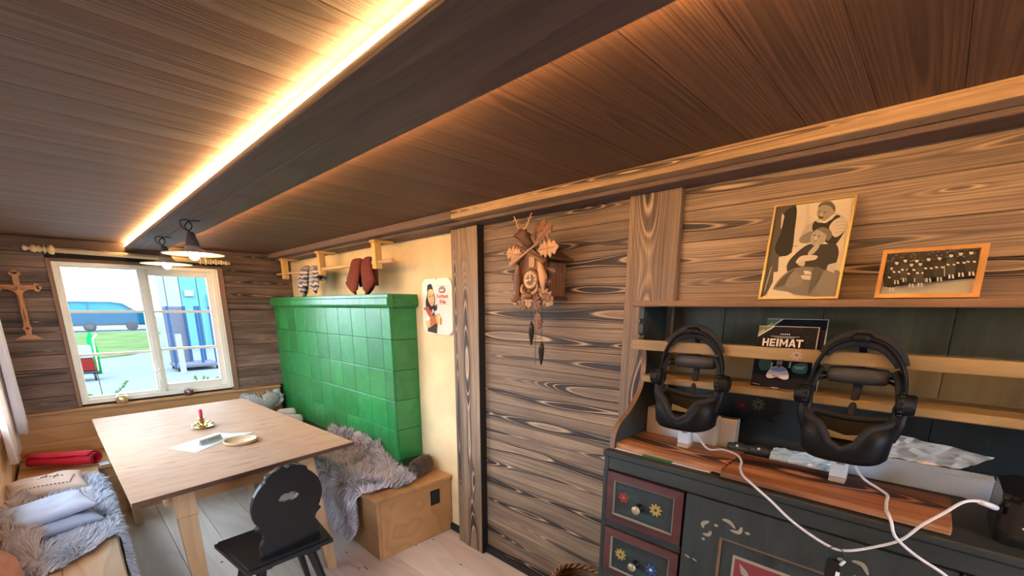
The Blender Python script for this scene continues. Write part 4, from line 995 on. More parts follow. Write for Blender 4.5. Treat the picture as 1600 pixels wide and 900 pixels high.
# oak leaves
def leaf(u, v, w, ang, L, mt='carved', tilt=0.3, seed=0):
    out = []
    lobes = [(0.0,0.03),(0.10,0.10),(0.18,0.24),(0.26,0.13),(0.36,0.33),(0.46,0.17),(0.58,0.36),(0.68,0.17),(0.80,0.26),(0.90,0.12),(1.0,0.0)]
    right = [(x, y) for x, y in lobes]; left = [(x, -y) for x, y in reversed(lobes[:-1])]
    o2 = [(p.x, p.y) for p in bez(right + left, 2, True)]
    mb = MB(); c, s = math.cos(ang), math.sin(ang); rg = random.Random(int(L*1e4) + seed)
    V = []; n = len(o2)
    for lay in (0, 1):
        for (x, y) in o2:
            bend = (-0.10*(x-0.4)**2*2 - abs(y)*0.35*tilt + 0.10*math.sin(x*9)*0.2) * L
            X_, Y_ = x*L, y*L
            V.append(P3(u + X_*c - Y_*s, v + X_*s + Y_*c, w + bend + lay*0.006))
    V.append(P3(u + 0.5*L*c, v + 0.5*L*s, w + 0.006 + 0.02*L)); V.append(P3(u + 0.5*L*c, v + 0.5*L*s, w))
    F = [(j, (j+1) % n, (j+1) % n + n, j + n) for j in range(n)] + [(n + j, n + (j+1) % n, 2*n) for j in range(n)] + [((j+1) % n, j, 2*n+1) for j in range(n)]
    mb.raw(V, F); lf = mb.build('oak_leaf', M[mt], ck)
    mb = MB(); mb.tube([P3(u, v, w+0.010), P3(u + 0.5*L*c, v + 0.5*L*s, w+0.011+0.015*L), P3(u + 0.95*L*c, v + 0.95*L*s, w+0.004)], [0.0022, 0.0018, 0.0008], 5); mb.build('leaf_vein', M['carved_light'], lf)
R = math.radians
for a in ((-0.045,-0.045,0.016,R(215),0.115,'carved_light'), (-0.02,-0.06,0.026,R(250),0.095,'carved'), (0.045,-0.045,0.016,R(-40),0.115,'carved_light'), (0.03,-0.06,0.028,R(-75),0.09,'carved'),
          (0.0,-0.05,0.036,R(268),0.085,'carved_light'), (-0.06,-0.03,0.012,R(190),0.07,'carved'), (0.06,-0.02,0.012,R(10),0.06,'carved'),
          (0.045,0.175,0.03,R(35),0.105,'carved'), (0.05,0.13,0.03,R(5),0.12,'carved_light'), (-0.05,0.12,0.03,R(172),0.115,'carved_light'), (-0.04,0.16,0.022,R(150),0.075,'carved'),
          (-0.085,0.03,0.01,R(200),0.06,'carved_dark'), (0.095,0.05,0.01,R(-20),0.055,'carved_dark'), (-0.075,-0.075,0.03,R(205),0.06,'carved'), (0.08,-0.07,0.03,R(-30),0.06,'carved'), (0.055,0.205,0.025,R(60),0.07,'carved'), (0.0,0.165,0.03,R(110),0.06,'carved_dark'),
          (0.02,0.18,0.016,R(80),0.08,'carved')):
    leaf(a[0], a[1], a[2], a[3], a[4], a[5])
# crossed rifles and powder horn
for s in (-1, 1):
    mb = MB(); p = [P3(s*-0.105, 0.075, 0.048 + 0.004*s), P3(s*-0.06, 0.098, 0.05 + 0.004*s), P3(0, 0.125, 0.052 + 0.004*s), P3(s*0.075, 0.165, 0.05 + 0.004*s)]
    mb.tube(bez(p, 5), [0.017, 0.017, 0.016, 0.015, 0.014, 0.012, 0.010, 0.009, 0.008, 0.0075, 0.007, 0.007, 0.006, 0.006, 0.006, 0.005], 8, flat=(1, 0.7)); mb.build('rifle', M['carved'] if s < 0 else M['carved_light'], ck)
# hare and bird hanging at the sides: continuous skinned bodies
V = [P3(-0.072, 0.085, 0.03), P3(-0.080, 0.05, 0.034), P3(-0.082, 0.01, 0.036), P3(-0.078, -0.03, 0.036), P3(-0.082, -0.062, 0.034), P3(-0.095, -0.085, 0.034), P3(-0.066, -0.088, 0.030), P3(-0.088, 0.10, 0.03)]
skin_figure('carved_hare', V, [(0,1),(1,2),(2,3),(3,4),(4,5),(4,6),(1,7)], [0.008,0.012,0.020,0.017,0.013,0.006,0.006,0.006], M['carved'], ck, root=2)
V = [P3(0.060, 0.09, 0.03), P3(0.070, 0.06, 0.034), P3(0.080, 0.02, 0.036), P3(0.086, -0.015, 0.036), P3(0.088, -0.04, 0.034), P3(0.094, -0.06, 0.034), P3(0.105, 0.005, 0.03)]
skin_figure('carved_bird', V, [(0,1),(1,2),(2,3),(3,4),(4,5),(2,6)], [0.010,0.018,0.024,0.017,0.009,0.004,0.010], M['carved_light'], ck, root=2)
mb = MB(); mb.sphere(P3(0.0, -0.075, 0.045), 0.024, 0.7, 1.2, 0.8, 16, 10); mb.build('game_bag', M['carved'], ck)
mb = MB(); mb.tube(bez([P3(-0.05, -0.02, 0.03), P3(-0.045, -0.055, 0.038), P3(0, -0.070, 0.04), P3(0.045, -0.055, 0.038), P3(0.05, -0.02, 0.03)], 5), [0.005]*4 + [0.008]*13 + [0.005]*4, 8); mb.build('carved_horn', M['carved_light'], ck)
# stag head with antlers
V = [P3(0.0, 0.150, 0.025), P3(-0.008, 0.185, 0.040), P3(-0.022, 0.212, 0.058), P3(-0.045, 0.205, 0.075), P3(-0.058, 0.196, 0.085), P3(-0.002, 0.228, 0.055), P3(-0.046, 0.232, 0.062)]
skin_figure('stag_head', V, [(0,1),(1,2),(2,3),(3,4),(2,5),(2,6)], [0.030,0.022,0.019,0.012,0.009,0.005,0.005], M['carved_dark'], ck, root=1)
for s in (-1, 1):
    mb = MB(); b0 = Vector((-0.024 + s*0.008, 0.228))
    def A_(u, v, w=0.058): return P3(b0.x + u*s, b0.y + v, w)
    mb.tube(bez([A_(0, 0), A_(0.022, 0.018), A_(0.034, 0.045), A_(0.050, 0.068)], 4), [0.0048]*5 + [0.0042]*4 + [0.0034]*3 + [0.002], 6)
    mb.tube([A_(0.020, 0.016), A_(0.014, 0.036)], [0.0038, 0.0015], 6); mb.tube([A_(0.031, 0.036), A_(0.020, 0.055)], [0.0036, 0.0015], 6); mb.tube([A_(0.036, 0.048), A_(0.058, 0.050)], [0.0034, 0.0015], 6)
    mb.build('antler', M['carved_light'], ck)
# pendulum, chains, weights
mb = MB(); mb.cyl(P3(0.03, -0.09, 0.0), P3(0.032, -0.17, 0.0), 0.0016, n=6); mb.build('pendulum_rod', M['iron'], ck)
leaf(0.032, -0.155, 0.002, R(-88), 0.085, 'carved')
def chain(u, v0, v1, nm='chain'):
    mb = MB(); n = int((v0 - v1)/0.009)
    for i in range(n):
        c = P3(u, v0 - i*0.009, 0.004 + 0.0)
        ax = Vector((0,1,0)) if i % 2 else Vector((1,0,0))
        mb.tube([c + ax*0.0028*math.cos(t) + Vector((0,0,1))*0.0055*math.sin(t) for t in [k*PI/3 for k in range(6)]], 0.0009, 4, closed=True)
    mb.build(nm, M['iron'], ck)
chain(-0.010, -0.09, -0.20); chain(0.058, -0.09, -0.295); chain(0.018, -0.09, -0.40); 
for u, v in ((-0.010, -0.200), (0.058, -0.295)):
    mb = MB(); c = P3(u, v, 0.004); pr = [(0.001, 0.0), (0.006, -0.004), (0.005, -0.012)]
    for k in range(9):
        r = (0.012, 0.0155, 0.0165, 0.0165, 0.0155, 0.014, 0.012, 0.009, 0.006)[k]
        pr += [(r*0.78, -0.014 - k*0.0115), (r, -0.022 - k*0.0115)]
    pr += [(0.001, -0.122)]
    mb.lathe(c, pr, 12); mb.build('cone_weight', M['pine_cone'], ck)
mb = MB(); mb.tube([P3(0.018, -0.405, 0.004) + Vector((0, 0.006*math.cos(t), 0.008*math.sin(t))) for t in [k*PI/4 for k in range(8)]], 0.0012, 5, closed=True); mb.build('chain_ring', M['iron'], ck)
# ------------------------------------------------------------ painted hutch
def paint(name, c, wear, axis='Y'):
    k = NT(name); v = k.coord(axscale(axis, 1.2, 6), rnd=True)
    n1 = k.noise(v, 2, 4, 0.6); n2 = k.noise(k.coord(axscale(axis, 4, 60), rnd=True), 1.0, 3, 0.6); n3 = k.noise(k.coord(), 9, 4, 0.7)
    a = k.mix(k.ramp(n1, [(0.3, 0), (0.7, 1)]), tuple(x*0.62 for x in c), tuple(x*1.25 for x in c))
    a = k.mix(k.ramp(n2, [(0.55, 0), (0.8, 0.35)]), a, wear)
    a = k.mix(k.ramp(n3, [(0.68, 0), (0.80, 0.45)]), a, wear)
    k.col(a); k.set(Roughness=0.5, Specular_IOR_Level=0.4); k.bump(n2, 0.25, 0.001); return k.m
M['hutch_green'] = paint('hutch_green_paint', (0.028, 0.035, 0.035), (0.065, 0.070, 0.066))
M['hutch_green_v'] = paint('hutch_green_vertical', (0.028, 0.035, 0.035), (0.065, 0.070, 0.066), 'Z')
M['hutch_shaded'] = paint('hutch_paint_shaded', (0.022, 0.027, 0.027), (0.045, 0.05, 0.045), 'Z')  # back below the shelf: shade put into the paint colour; carcass shares it
M['hutch_lit'] = paint('hutch_paint_lit', (0.105, 0.088, 0.045), (0.14, 0.115, 0.065), 'Z')  # same back above the shelf, with warm light put into the colour
M['hutch_red'] = paint('hutch_red_moulding', (0.085, 0.026, 0.024), (0.08, 0.045, 0.04))
M['hutch_cream'] = paint('hutch_cream_line', (0.19, 0.175, 0.135), (0.12, 0.10, 0.08))
M['hutch_edge'] = paint('hutch_worn_edge', (0.20, 0.11, 0.06), (0.30, 0.20, 0.10))
M['rail_olive'] = paint('rail_worn_olive', (0.30, 0.20, 0.09), (0.35, 0.22, 0.11))
M['knob_brass'] = plain('worn_brass_knob', (0.42, 0.34, 0.22), 0.45, metal=0.5)
HX, HY0, HY1 = 1.39, -1.00, 0.85
hu = thing('painted_hutch', (1.6, -0.08, 0), 'dark green painted farmhouse hutch with red-framed drawers along the right wall', 'hutch')
mb = MB(); mb.box(HX + 0.02, 1.814, HY0 + 0.02, HY1 - 0.02, 0.04, 1.084); mb.build('carcass', M['hutch_shaded'], hu)
mb = MB(); mb.box(HX + 0.001, 1.795, HY1 - 0.019, HY1, 0.0, 1.085, 0.002); mb.build('side_panel', M['hutch_green_v'], hu)
mb = MB(); mb.box(HX + 0.001, 1.795, HY0, HY0 + 0.019, 0.0, 1.085, 0.002); mb.build('side_panel', M['hutch_green_v'], hu)
mb = MB(); mb.box(HX - 0.004, 1.814, HY0 - 0.006, HY1 + 0.006, 1.086, 1.108, 0.004); mb.build('counter', M['hutch_green'], hu)
mb = MB(); mb.box(HX, HX + 0.02, HY0 + 0.02, HY1 - 0.02, 1.037, 1.0855, 0.002); mb.build('top_rail', M['hutch_green'], hu)
mb = MB(); mb.box(HX, HX + 0.02, HY0 + 0.02, HY1 - 0.02, 0.0, 0.14, 0.002); mb.build('bottom_rail', M['hutch_green'], hu)
mb = MB(); mb.box(HX - 0.002, HX + 0.02, HY1 - 0.0195, HY1 + 0.0005, 0.14, 1.037, 0.002); mb.build('stile', M['hutch_green_v'], hu)
for z0, z1 in ((0.800, 0.829), (0.568, 0.598), (0.335, 0.365)):
    mb = MB(); mb.box(HX, HX + 0.02, 0.529, 0.8305, z0, z1, 0.002); mb.build('drawer_rail', M['hutch_green'], hu)
def frame_rect(par, nm, mt, y0, y1, z0, z1, w, xa, xb, slope=0.0):
    """mitred moulding round a panel: y0<y1; proud face xa, back xb"""
    mb = MB(); O = [(y0, z0), (y1, z0), (y1, z1), (y0, z1)]; I = [(y0+w, z0+w), (y1-w, z0+w), (y1-w, z1-w), (y0+w, z1-w)]
    V = [(xa + slope, y, z) for y, z in O] + [(xa, y, z) for y, z in I] + [(xb, y, z) for y, z in O] + [(xb, y, z) for y, z in I]
    F = []
    for i in range(4):
        j = (i+1) % 4
        F += [(i, j, 4+j, 4+i), (8+i, 8+j, j, i), (4+i, 4+j, 12+j, 12+i), (12+i, 12+j, 8+j, 8+i)]
    mb.raw(V, F); return mb.build(nm, M[mt], par)
def flower(y, z, r, col, ctr, kind=8):
    L = []
    for k in range(kind):
        a = 2*PI*k/kind + 0.2
        L.append((col, ell(y + math.cos(a)*r*0.58, z + math.sin(a)*r*0.58, r*0.46, r*(0.20 if kind > 6 else 0.30), 10, a)))
    L.append((ctr, ell(y, z, r*0.24, r*0.24, 10))); return L
def leafp(y, z, a, L, col=(0.03, 0.07, 0.06)): return (col, ell(y, z, L, L*0.32, 12, a))
RED, YEL, BLU, LT = (0.26, 0.035, 0.035), (0.36, 0.26, 0.08), (0.04, 0.09, 0.25), (0.29, 0.25, 0.18)
def drawer(z0, z1, art_layers):
    y0, y1 = 0.532, 0.828
    f = frame_rect(hu, 'drawer', 'hutch_red', y0, y1, z0, z1, 0.028, HX - 0.010, HX + 0.018, 0.003)
    frame_rect(f, 'inner_line', 'hutch_cream', y0+0.026, y1-0.026, z0+0.026, z1-0.026, 0.008, HX - 0.003, HX + 0.010, -0.005)
    mb = MB(); mb.box(HX + 0.001, HX + 0.015, y0+0.03, y1-0.03, z0+0.03, z1-0.03, 0.0); pn = mb.build('drawer_panel', M['hutch_green'], f)
    yc_, zc_ = 0.690, (z0+z1)/2 - 0.010
    mb = MB(); mb.lathe((HX + 0.001, yc_, zc_), [(0.016, 0.0), (0.015, -0.004), (0.008, -0.010), (0.009, -0.020), (0.012, -0.026)], 20, 'X'); kb = mb.build('knob', M['plastic_black'], f)
    mb = MB(); mb.lathe((HX + 0.001, yc_, zc_), [(0.012, -0.026), (0.0155, -0.028), (0.016, -0.034), (0.013, -0.038), (0.001, -0.039)], 20, 'X'); mb.build('knob_cap', M['knob_brass'], f)
    # painted flowers: coordinates u to the right (-Y), v up
    art('painted_flowers', f, (HX + 0.001, yc_, zc_), (0,-1,0), (0,0,1), (-1,0,0), art_layers)
drawer(0.832, 1.030, [leafp(-0.03, 0.032, 0.3, 0.022), leafp(-0.012, 0.022, -1.0, 0.014), leafp(0.03, -0.028, -0.2, 0.03), leafp(-0.05, 0.036, 2.6, 0.015)] + flower(-0.068, 0.018, 0.022, RED, (0.30, 0.16, 0.08), 6) + flower(0.062, 0.012, 0.024, YEL, (0.10, 0.05, 0.02), 9))
drawer(0.600, 0.797, [leafp(-0.045, 0.036, 0.4, 0.02), leafp(-0.02, 0.03, -0.4, 0.014), leafp(0.03, -0.03, -0.3, 0.03)] + flower(-0.066, 0.012, 0.024, YEL, (0.10, 0.05, 0.02), 9) + flower(0.062, 0.004, 0.024, BLU, (0.55, 0.55, 0.50), 7))
drawer(0.367, 0.565, flower(-0.066, 0.012, 0.022, RED, (0.3, 0.16, 0.08), 6) + flower(0.062, 0.004, 0.024, YEL, (0.1, 0.05, 0.02), 9))
drawer(0.142, 0.333, flower(-0.066, 0.012, 0.024, YEL, (0.1, 0.05, 0.02), 9) + flower(0.062, 0.004, 0.024, BLU, (0.55, 0.55, 0.5), 7))
def door(y0, y1):
    z0, z1 = 0.145, 1.034
    f = frame_rect(hu, 'door', 'hutch_green_v', y0, y1, z0, z1, 0.115, HX - 0.006, HX + 0.018)
    frame_rect(f, 'panel_moulding', 'hutch_edge', y0+0.113, y1-0.113, z0+0.113, z1-0.113, 0.010, HX - 0.002, HX + 0.012)
    mb = MB(); mb.box(HX + 0.004, HX + 0.016, y0+0.12, y1-0.12, z0+0.12, z1-0.12, 0.0); pn = mb.build('door_panel', M['hutch_green_v'], f)
    W_ = y1 - y0
    L = [(LT, rrect(0.160, W_-0.160, 0.16, z1-z0-0.165, 0.004, 2)), ((0.20, 0.04, 0.045), rrect(0.168, W_-0.168, 0.168, z1-z0-0.175, 0.003, 2))]
    vt = z1 - z0 - 0.175
    L += [(LT, [(0.182, vt-0.012), (0.206, vt-0.030), (0.222, vt-0.060), (0.190, vt-0.045)]), (LT, [(W_-0.182, vt-0.012), (W_-0.206, vt-0.030), (W_-0.222, vt-0.060), (W_-0.190, vt-0.045)])]
    L += flower(W_/2, (z1-z0)/2, 0.07, YEL, RED, 8)
    art('painted_field', f, (HX + 0.004, y1, z0), (0,-1,0), (0,0,1), (-1,0,0), L)
    # cream scroll strokes on the frame
    def stroke(pts, ws):
        q = bez([(a, b) for a, b in pts], 5); n = len(q); A = []; B = []
        for i, p in enumerate(q):
            t = (q[min(i+1, n-1)] - q[max(i-1, 0)]).normalized(); wv = ws*math.sin(PI*(0.12 + 0.80*i/(n-1)))
            A.append((p.x - t.y*wv, p.y + t.x*wv)); B.append((p.x + t.y*wv, p.y - t.x*wv))
        return A + B[::-1]
    T = z1 - z0
    s = [(LT, stroke([(0.080, T-0.075), (0.062, T-0.088), (0.064, T-0.104)], 0.0065)), (LT, stroke([(0.090, T-0.106), (0.082, T-0.122), (0.064, T-0.124)], 0.006)), (LT, ell(0.068, T-0.142, 0.006, 0.005, 8)), (LT, ell(0.103, T-0.080, 0.007, 0.005, 8)),
         (LT, stroke([(0.120, T-0.052), (0.142, T-0.054), (0.160, T-0.070)], 0.006)), (LT, stroke([(0.178, T-0.058), (0.172, T-0.078), (0.146, T-0.080)], 0.006)), (LT, ell(0.196, T-0.072, 0.008, 0.005, 8)),
         (LT, ell(0.022, T-0.225, 0.010, 0.004, 8, -0.4)), (LT, ell(0.047, T-0.228, 0.009, 0.003, 8, -0.3)),
         (LT, stroke([(0.452, T-0.052), (0.475, T-0.054), (0.49, T-0.078)], 0.006)), (LT, stroke([(0.462, T-0.090), (0.475, T-0.105), (0.50, T-0.098)], 0.006)), (LT, ell(0.428, T-0.058, 0.008, 0.005, 8))]
    art('painted_scrolls', f, (HX - 0.006, y1, z0), (0,-1,0), (0,0,1), (-1,0,0), s)
door(-0.125, 0.522); door(-0.780, -0.132)
mb = MB(); mb.box(HX, HX + 0.02, -0.979, -0.786, 0.14, 1.037, 0.002); mb.build('stile', M['hutch_green_v'], hu)
# upper part
def side_up(y0):
    prof = [(1.80, 1.109), (1.80, 1.644), (1.588, 1.644), (1.588, 1.600), (1.600, 1.590), (1.588, 1.578), (1.588, 1.545), (1.602, 1.534), (1.594, 1.522)] + [(p.x, p.y) for p in bez([(1.622, 1.500), (1.634, 1.44), (1.630, 1.36), (1.606, 1.305), (1.54, 1.245), (1.465, 1.205), (1.430, 1.165), (1.422, 1.109)], 4)]
    mb = MB(); mb.prism(prof, (0, y0, 0), (1,0,0), (0,0,1), (0,1,0), 0.02); mb.build('shelf_side', M['hutch_green_v'], hu)
    mb = MB(); q = [Vector((x - 0.001, y0 + 0.01, z)) for x, z in prof[2:]]
    V = [(x - 0.0015, y0 - 0.0005, z) for x, z in prof[9:]] + [(x - 0.0015, y0 + 0.0205, z) for x, z in prof[9:]]
    n = len(prof[9:]); mb.raw(V, [(i, i+1, n+i+1, n+i) for i in range(n-1)]); mb.build('worn_edge', M['hutch_edge'], hu)
side_up(HY1 - 0.022); side_up(HY0)
mb = MB(); mb.box(1.572, 1.814, HY0 - 0.02, HY1 + 0.022, 1.6445, 1.667, 0.005, 2); mb.build('cornice_shelf', M['hutch_edge'], hu)
ys = [HY0 + 0.02, -0.66, -0.35, -0.03, 0.285, 0.60, HY1 - 0.022]
for a, b in zip(ys[:-1], ys[1:]):
    mb = MB(); mb.box(1.800, 1.8125, a + 0.001, b - 0.001, 1.365, 1.644, 0.001); mb.build('back_board', M['hutch_lit'], hu)
    mb = MB(); mb.box(1.800, 1.8125, a + 0.001, b - 0.001, 1.109, 1.3645, 0.001); mb.build('back_board', M['hutch_shaded'], hu)
mb = MB(); mb.box(1.600, 1.7995, HY0 + 0.021, HY1 - 0.023, 1.352, 1.378, 0.003); mb.build('plate_shelf', M['rail_olive'], hu)
mb = MB(); mb.box(1.576, 1.592, HY0 - 0.018, HY1 + 0.018, 1.480, 1.519, 0.004, 2); rl = mb.build('plate_rail', M['rail_olive'], hu)
art('painted_star', rl, (1.576, 0.302, 1.500), (0,-1,0), (0,0,1), (-1,0,0), flower(0, 0, 0.017, (0.34,0.28,0.24), (0.24,0.07,0.05), 8))
fl_ = flower(0.20, 0.165, 0.026, (0.13,0.025,0.028), (0.20,0.07,0.06), 7) + flower(0.255, 0.175, 0.024, (0.15,0.13,0.07), (0.05,0.03,0.02), 8) + [leafp(0.29, 0.13, -0.5, 0.03, (0.02,0.03,0.03)), leafp(0.22, 0.12, 0.8, 0.03, (0.02,0.03,0.03)), leafp(0.32, 0.15, 0.5, 0.02, (0.02,0.03,0.03))]
art('painted_flowers', hu, (1.7998, 0.70, 1.109), (0,-1,0), (0,0,1), (-1,0,0), fl_)

# ------------------------------------------------------------ torched planks and papers
CT = 1.1085
for nm, a, b, x0, x1, lb in (('plank', 0.437, 0.842, 1.436, 1.662, 'scorched brown plank under the left headset, on the hutch counter'), ('plank', -0.098, 0.433, 1.408, 1.645, 'scorched brown plank under the right headset, on the hutch counter')):
    mb = MB(); mb.box(x0, x1, a, b, 1.1112, 1.1312, 0.003, 2); tag(mb.build('plank', M['plank_wood'], at=((x0+x1)/2, (a+b)/2, 1.111)), lb, 'plank')
for a, b, c, lb in ((0.715, 0.838, (0.62,0.62,0.64), 'white paper strip under the left plank, nearest the hutch side'), (0.602, 0.713, (0.02,0.20,0.08), 'green paper strip poking out beneath the left plank'), (0.47, 0.600, (0.60,0.58,0.60), 'pale paper strip poking out beneath the left plank, right of the green one')):
    mb = MB(); mb.box(1.425, 1.60, a, b, CT + 0.0003, CT + 0.0023); tag(mb.build('paper_strip', flat(c), at=(1.5, (a+b)/2, CT)), lb, 'paper')

# ------------------------------------------------------------ framed photographs
SEP = lambda g: (g*1.0, g*0.86, g*0.62)
def leaning(o, lean_x, H): 
    v = Vector((lean_x, 0, math.sqrt(H*H - lean_x*lean_x))).normalized(); u = Vector((0,-1,0)); return Vector(o), u, v, u.cross(v)
o, u, v, w = leaning((1.722, 0.467, 1.6685), 0.060, 0.315)
W1, H1 = 0.226, 0.318
fr = thing('framed_photo', (1.75, 0.35, 1.668), 'gold-framed old photograph of a man standing behind a seated woman', 'picture')
def fr_box(par, nm, mt, x0, x1, y0, y1, d0, d1):
    mb = MB(); mb.prism([(x0,y0),(x1,y0),(x1,y1),(x0,y1)], o + w*d0, u, v, w, d1-d0); return mb.build(nm, M[mt] if isinstance(mt, str) else mt, par)
t = 0.0065
if w.x > 0: w = -w
for a in ((0, W1, 0, t), (0, W1, H1-t, H1), (0, t, t, H1-t), (W1-t, W1, t, H1-t)): fr_box(fr, 'frame_rail', 'gold', *a, 0.0, 0.012)
fr_box(fr, 'backing', 'white_card', 0.002, W1-0.002, 0.002, H1-0.002, 0.0, 0.004)
def cv1(x, y):
    l = 160 - 125*(y-110)/718; xn = (x - l)/620; yn = (828 - y)/(718 + 90*xn); return (xn*W1, yn*H1)
def pg(g, pts, s=True, c=None):
    q = [cv(x, y) for x, y in pts]
    if s: q = [(p.x, p.y) for p in bez(q, 4, True)]
    q = [(min(max(x, LM[0]), LM[1]), min(max(y, LM[2]), LM[3])) for x, y in q]
    return (c or SEP(g), q)
cv = cv1; LM = (t, W1-t, t, H1-t)
lay = [(SEP(0.62), [(t,t),(W1-t,t),(W1-t,H1-t),(t,H1-t)]),
 pg(0.52, [(420,95),(436,92),(430,400),(415,400)], False), pg(0.30, [(305,410),(358,410),(358,416),(305,416)], False),
 pg(0.10, [(165,110),(335,95),(330,240),(322,320),(305,465),(200,500),(195,610),(160,615),(155,690),(100,790),(55,815),(80,700),(130,300)], False),
 pg(0.035, [(230,170),(335,110),(325,300),(300,462),(210,490),(165,430),(215,300)]), pg(0.60, [(222,165),(240,182),(222,270),(212,285),(215,200)], False),
 pg(0.35, [(130,590),(150,560),(95,750),(78,770)], False),
 pg(0.45, [(470,225),(520,200),(640,160),(715,215),(712,290),(640,350),(560,360),(470,330),(390,380),(380,330),(430,260)]),
 pg(0.04, [(480,225),(520,235),(600,215),(640,178),(670,190),(620,270),(640,345),(700,300),(640,400),(590,400),(470,300)]),
 pg(0.55, [(640,205),(700,195),(716,250),(690,310),(630,345),(590,270)]), pg(0.22, [(370,350),(450,300),(480,320),(470,380),(380,390)]),
 pg(0.30, [(505,130),(540,80),(600,76),(632,120),(625,180),(580,225),(530,225),(500,180)]), pg(0.12, [(505,120),(530,82),(600,72),(634,115),(628,150),(600,110),(545,100)]),
 pg(0.05, [(512,190),(530,182),(548,192),(530,204)]),
 pg(0.05, [(270,560),(330,480),(440,400),(560,400),(640,400),(660,480),(620,600),(560,640),(400,600),(290,625)]),
 pg(0.20, [(160,740),(240,640),(350,580),(480,580),(620,620),(680,660),(655,815),(400,800),(200,770)]), pg(0.62, [(110,790),(150,750),(280,770),(370,808),(280,812),(110,812)], False),
 pg(0.22, [(540,640),(620,600),(690,640),(660,800),(560,808),(500,760)]), pg(0.50, [(585,560),(655,540),(625,625),(572,600)], False),
 pg(0.38, [(455,345),(480,300),(530,280),(570,320),(560,380),(510,412),(460,400)]), pg(0.18, [(500,285),(550,270),(605,300),(608,350),(575,375),(570,330),(530,300)]),
 pg(0.42, [(440,460),(500,400),(520,420),(480,470),(440,490)]), pg(0.58, [(345,530),(390,490),(500,488),(490,520),(400,535),(350,550)]),
 pg(0.48, [(360,550),(410,525),(405,570),(365,565)]), pg(0.62, [(405,605),(455,612),(475,640),(455,680),(360,668),(380,645),(410,640)], False), pg(0.15, [(400,632),(470,640),(468,645),(396,638)], False)]
lay += [pg(0.16, [(515,150),(530,148),(532,156),(516,158)]), pg(0.14, [(548,158),(566,152),(568,160),(550,165)]), pg(0.42, [(528,160),(538,160),(542,188),(528,190)]), pg(0.60, [(520,212),(560,222),(625,172),(632,182),(570,238),(530,232)]),
 pg(0.10, [(476,332),(492,328),(494,334),(478,338)]), pg(0.10, [(508,340),(526,338),(526,344),(510,347)]), pg(0.55, [(492,340),(502,342),(500,366),(486,366)]), pg(0.15, [(478,378),(498,376),(498,381),(480,384)]),
 pg(0.10, [(240,660),(330,600),(300,680),(180,740)]), pg(0.12, [(480,590),(540,610),(470,740),(440,790)]), pg(0.24, [(330,610),(400,690),(330,740),(260,720)]), pg(0.55, [(430,180),(452,200),(430,250),(400,300),(385,318),(400,262)])]
for k in range(5): lay.append(pg(0.30, [(640,210+k*26),(708,200+k*26),(708,203+k*26),(640,213+k*26)], False))
art('photograph', fr, o + w*0.0042, u, v, w, lay)
o, u, v, w = leaning((1.722, 0.153, 1.6685), 0.032, 0.142)
if w.x > 0: w = -w
W2, H2 = 0.217, 0.142
fr = thing('framed_photo', (1.74, 0.04, 1.668), 'small orange-framed old photograph of a group of women in dark dresses', 'picture')
t = 0.0105
for a in ((0, W2, 0, t), (0, W2, H2-t, H2), (0, t, t, H2-t), (W2-t*1.4, W2, t, H2-t)): fr_box(fr, 'frame_rail', 'orange_wood', *a, 0.0, 0.012)
fr_box(fr, 'backing', 'white_card', 0.002, W2-0.002, 0.002, H2-0.002, 0.0, 0.004)
def cv2(x, y):
    l = 185 - 115*(y-170)/585; xn = (x - l)/1285; yn = (755 - 10*xn - y)/(585 + 82*xn); return (xn*W2, yn*H2)
cv = cv2; LM = (t, W2-t*1.4, t, H2-t)
lay = [(SEP(0.28), [(t,t),(W2-t*1.4,t),(W2-t*1.4,H2-t),(t,H2-t)]), pg(0.05, [(180,480),(230,200),(1370,140),(1350,500),(900,540),(200,620)], False),
       pg(0.42, [(130,715),(180,610),(600,600),(1330,520),(1305,700)], False)]
rg = random.Random(5)
for k in range(110):
    x = rg.uniform(220, 1340); y = rg.uniform(195 - (x-220)*0.05, 340 - (x-220)*0.06); g = rg.choice((0.03, 0.12, 0.22, 0.32)); lay.append(pg(g, [(x-14, y), (x, y-7), (x+16, y+2), (x, y+8)], False))
for i, (x, y) in enumerate(((310,410),(370,345),(480,320),(560,370),(625,325),(670,365),(770,310),(900,300),(1035,270),(1145,250),(1260,240))):
    bt = y + 230 if i not in (1,2,4) else y + 210
    lay.append(pg(0.03 + 0.02*(i % 3), [(x-50, y+60), (x, y+35), (x+50, y+60), (x+60, bt-40), (x+30, bt), (x-50, bt), (x-62, bt-30)], True))
    lay.append(pg(0.62, ell(x, y, 24, 22, 10), False)); lay.append(pg(0.02, ell(x, y-24, 30, 12, 10), False))
    for s in (-1, 1): lay.append(pg(0.72, ell(x + s*34, y+110, 20, 11, 8, 0.2), False))
    for s in (-1, 1): lay.append(pg(0.66, [(x+s*18-10, bt), (x+s*18+10, bt), (x+s*22+14, bt+48), (x+s*22-8, bt+48)], False))
    if i % 2: lay.append(pg(0.60, [(x+52, y+90), (x+62, y+95), (x+66, bt-10), (x+56, bt-10)], False))
art('photograph', fr, o + w*0.0042, u, v, w, lay)

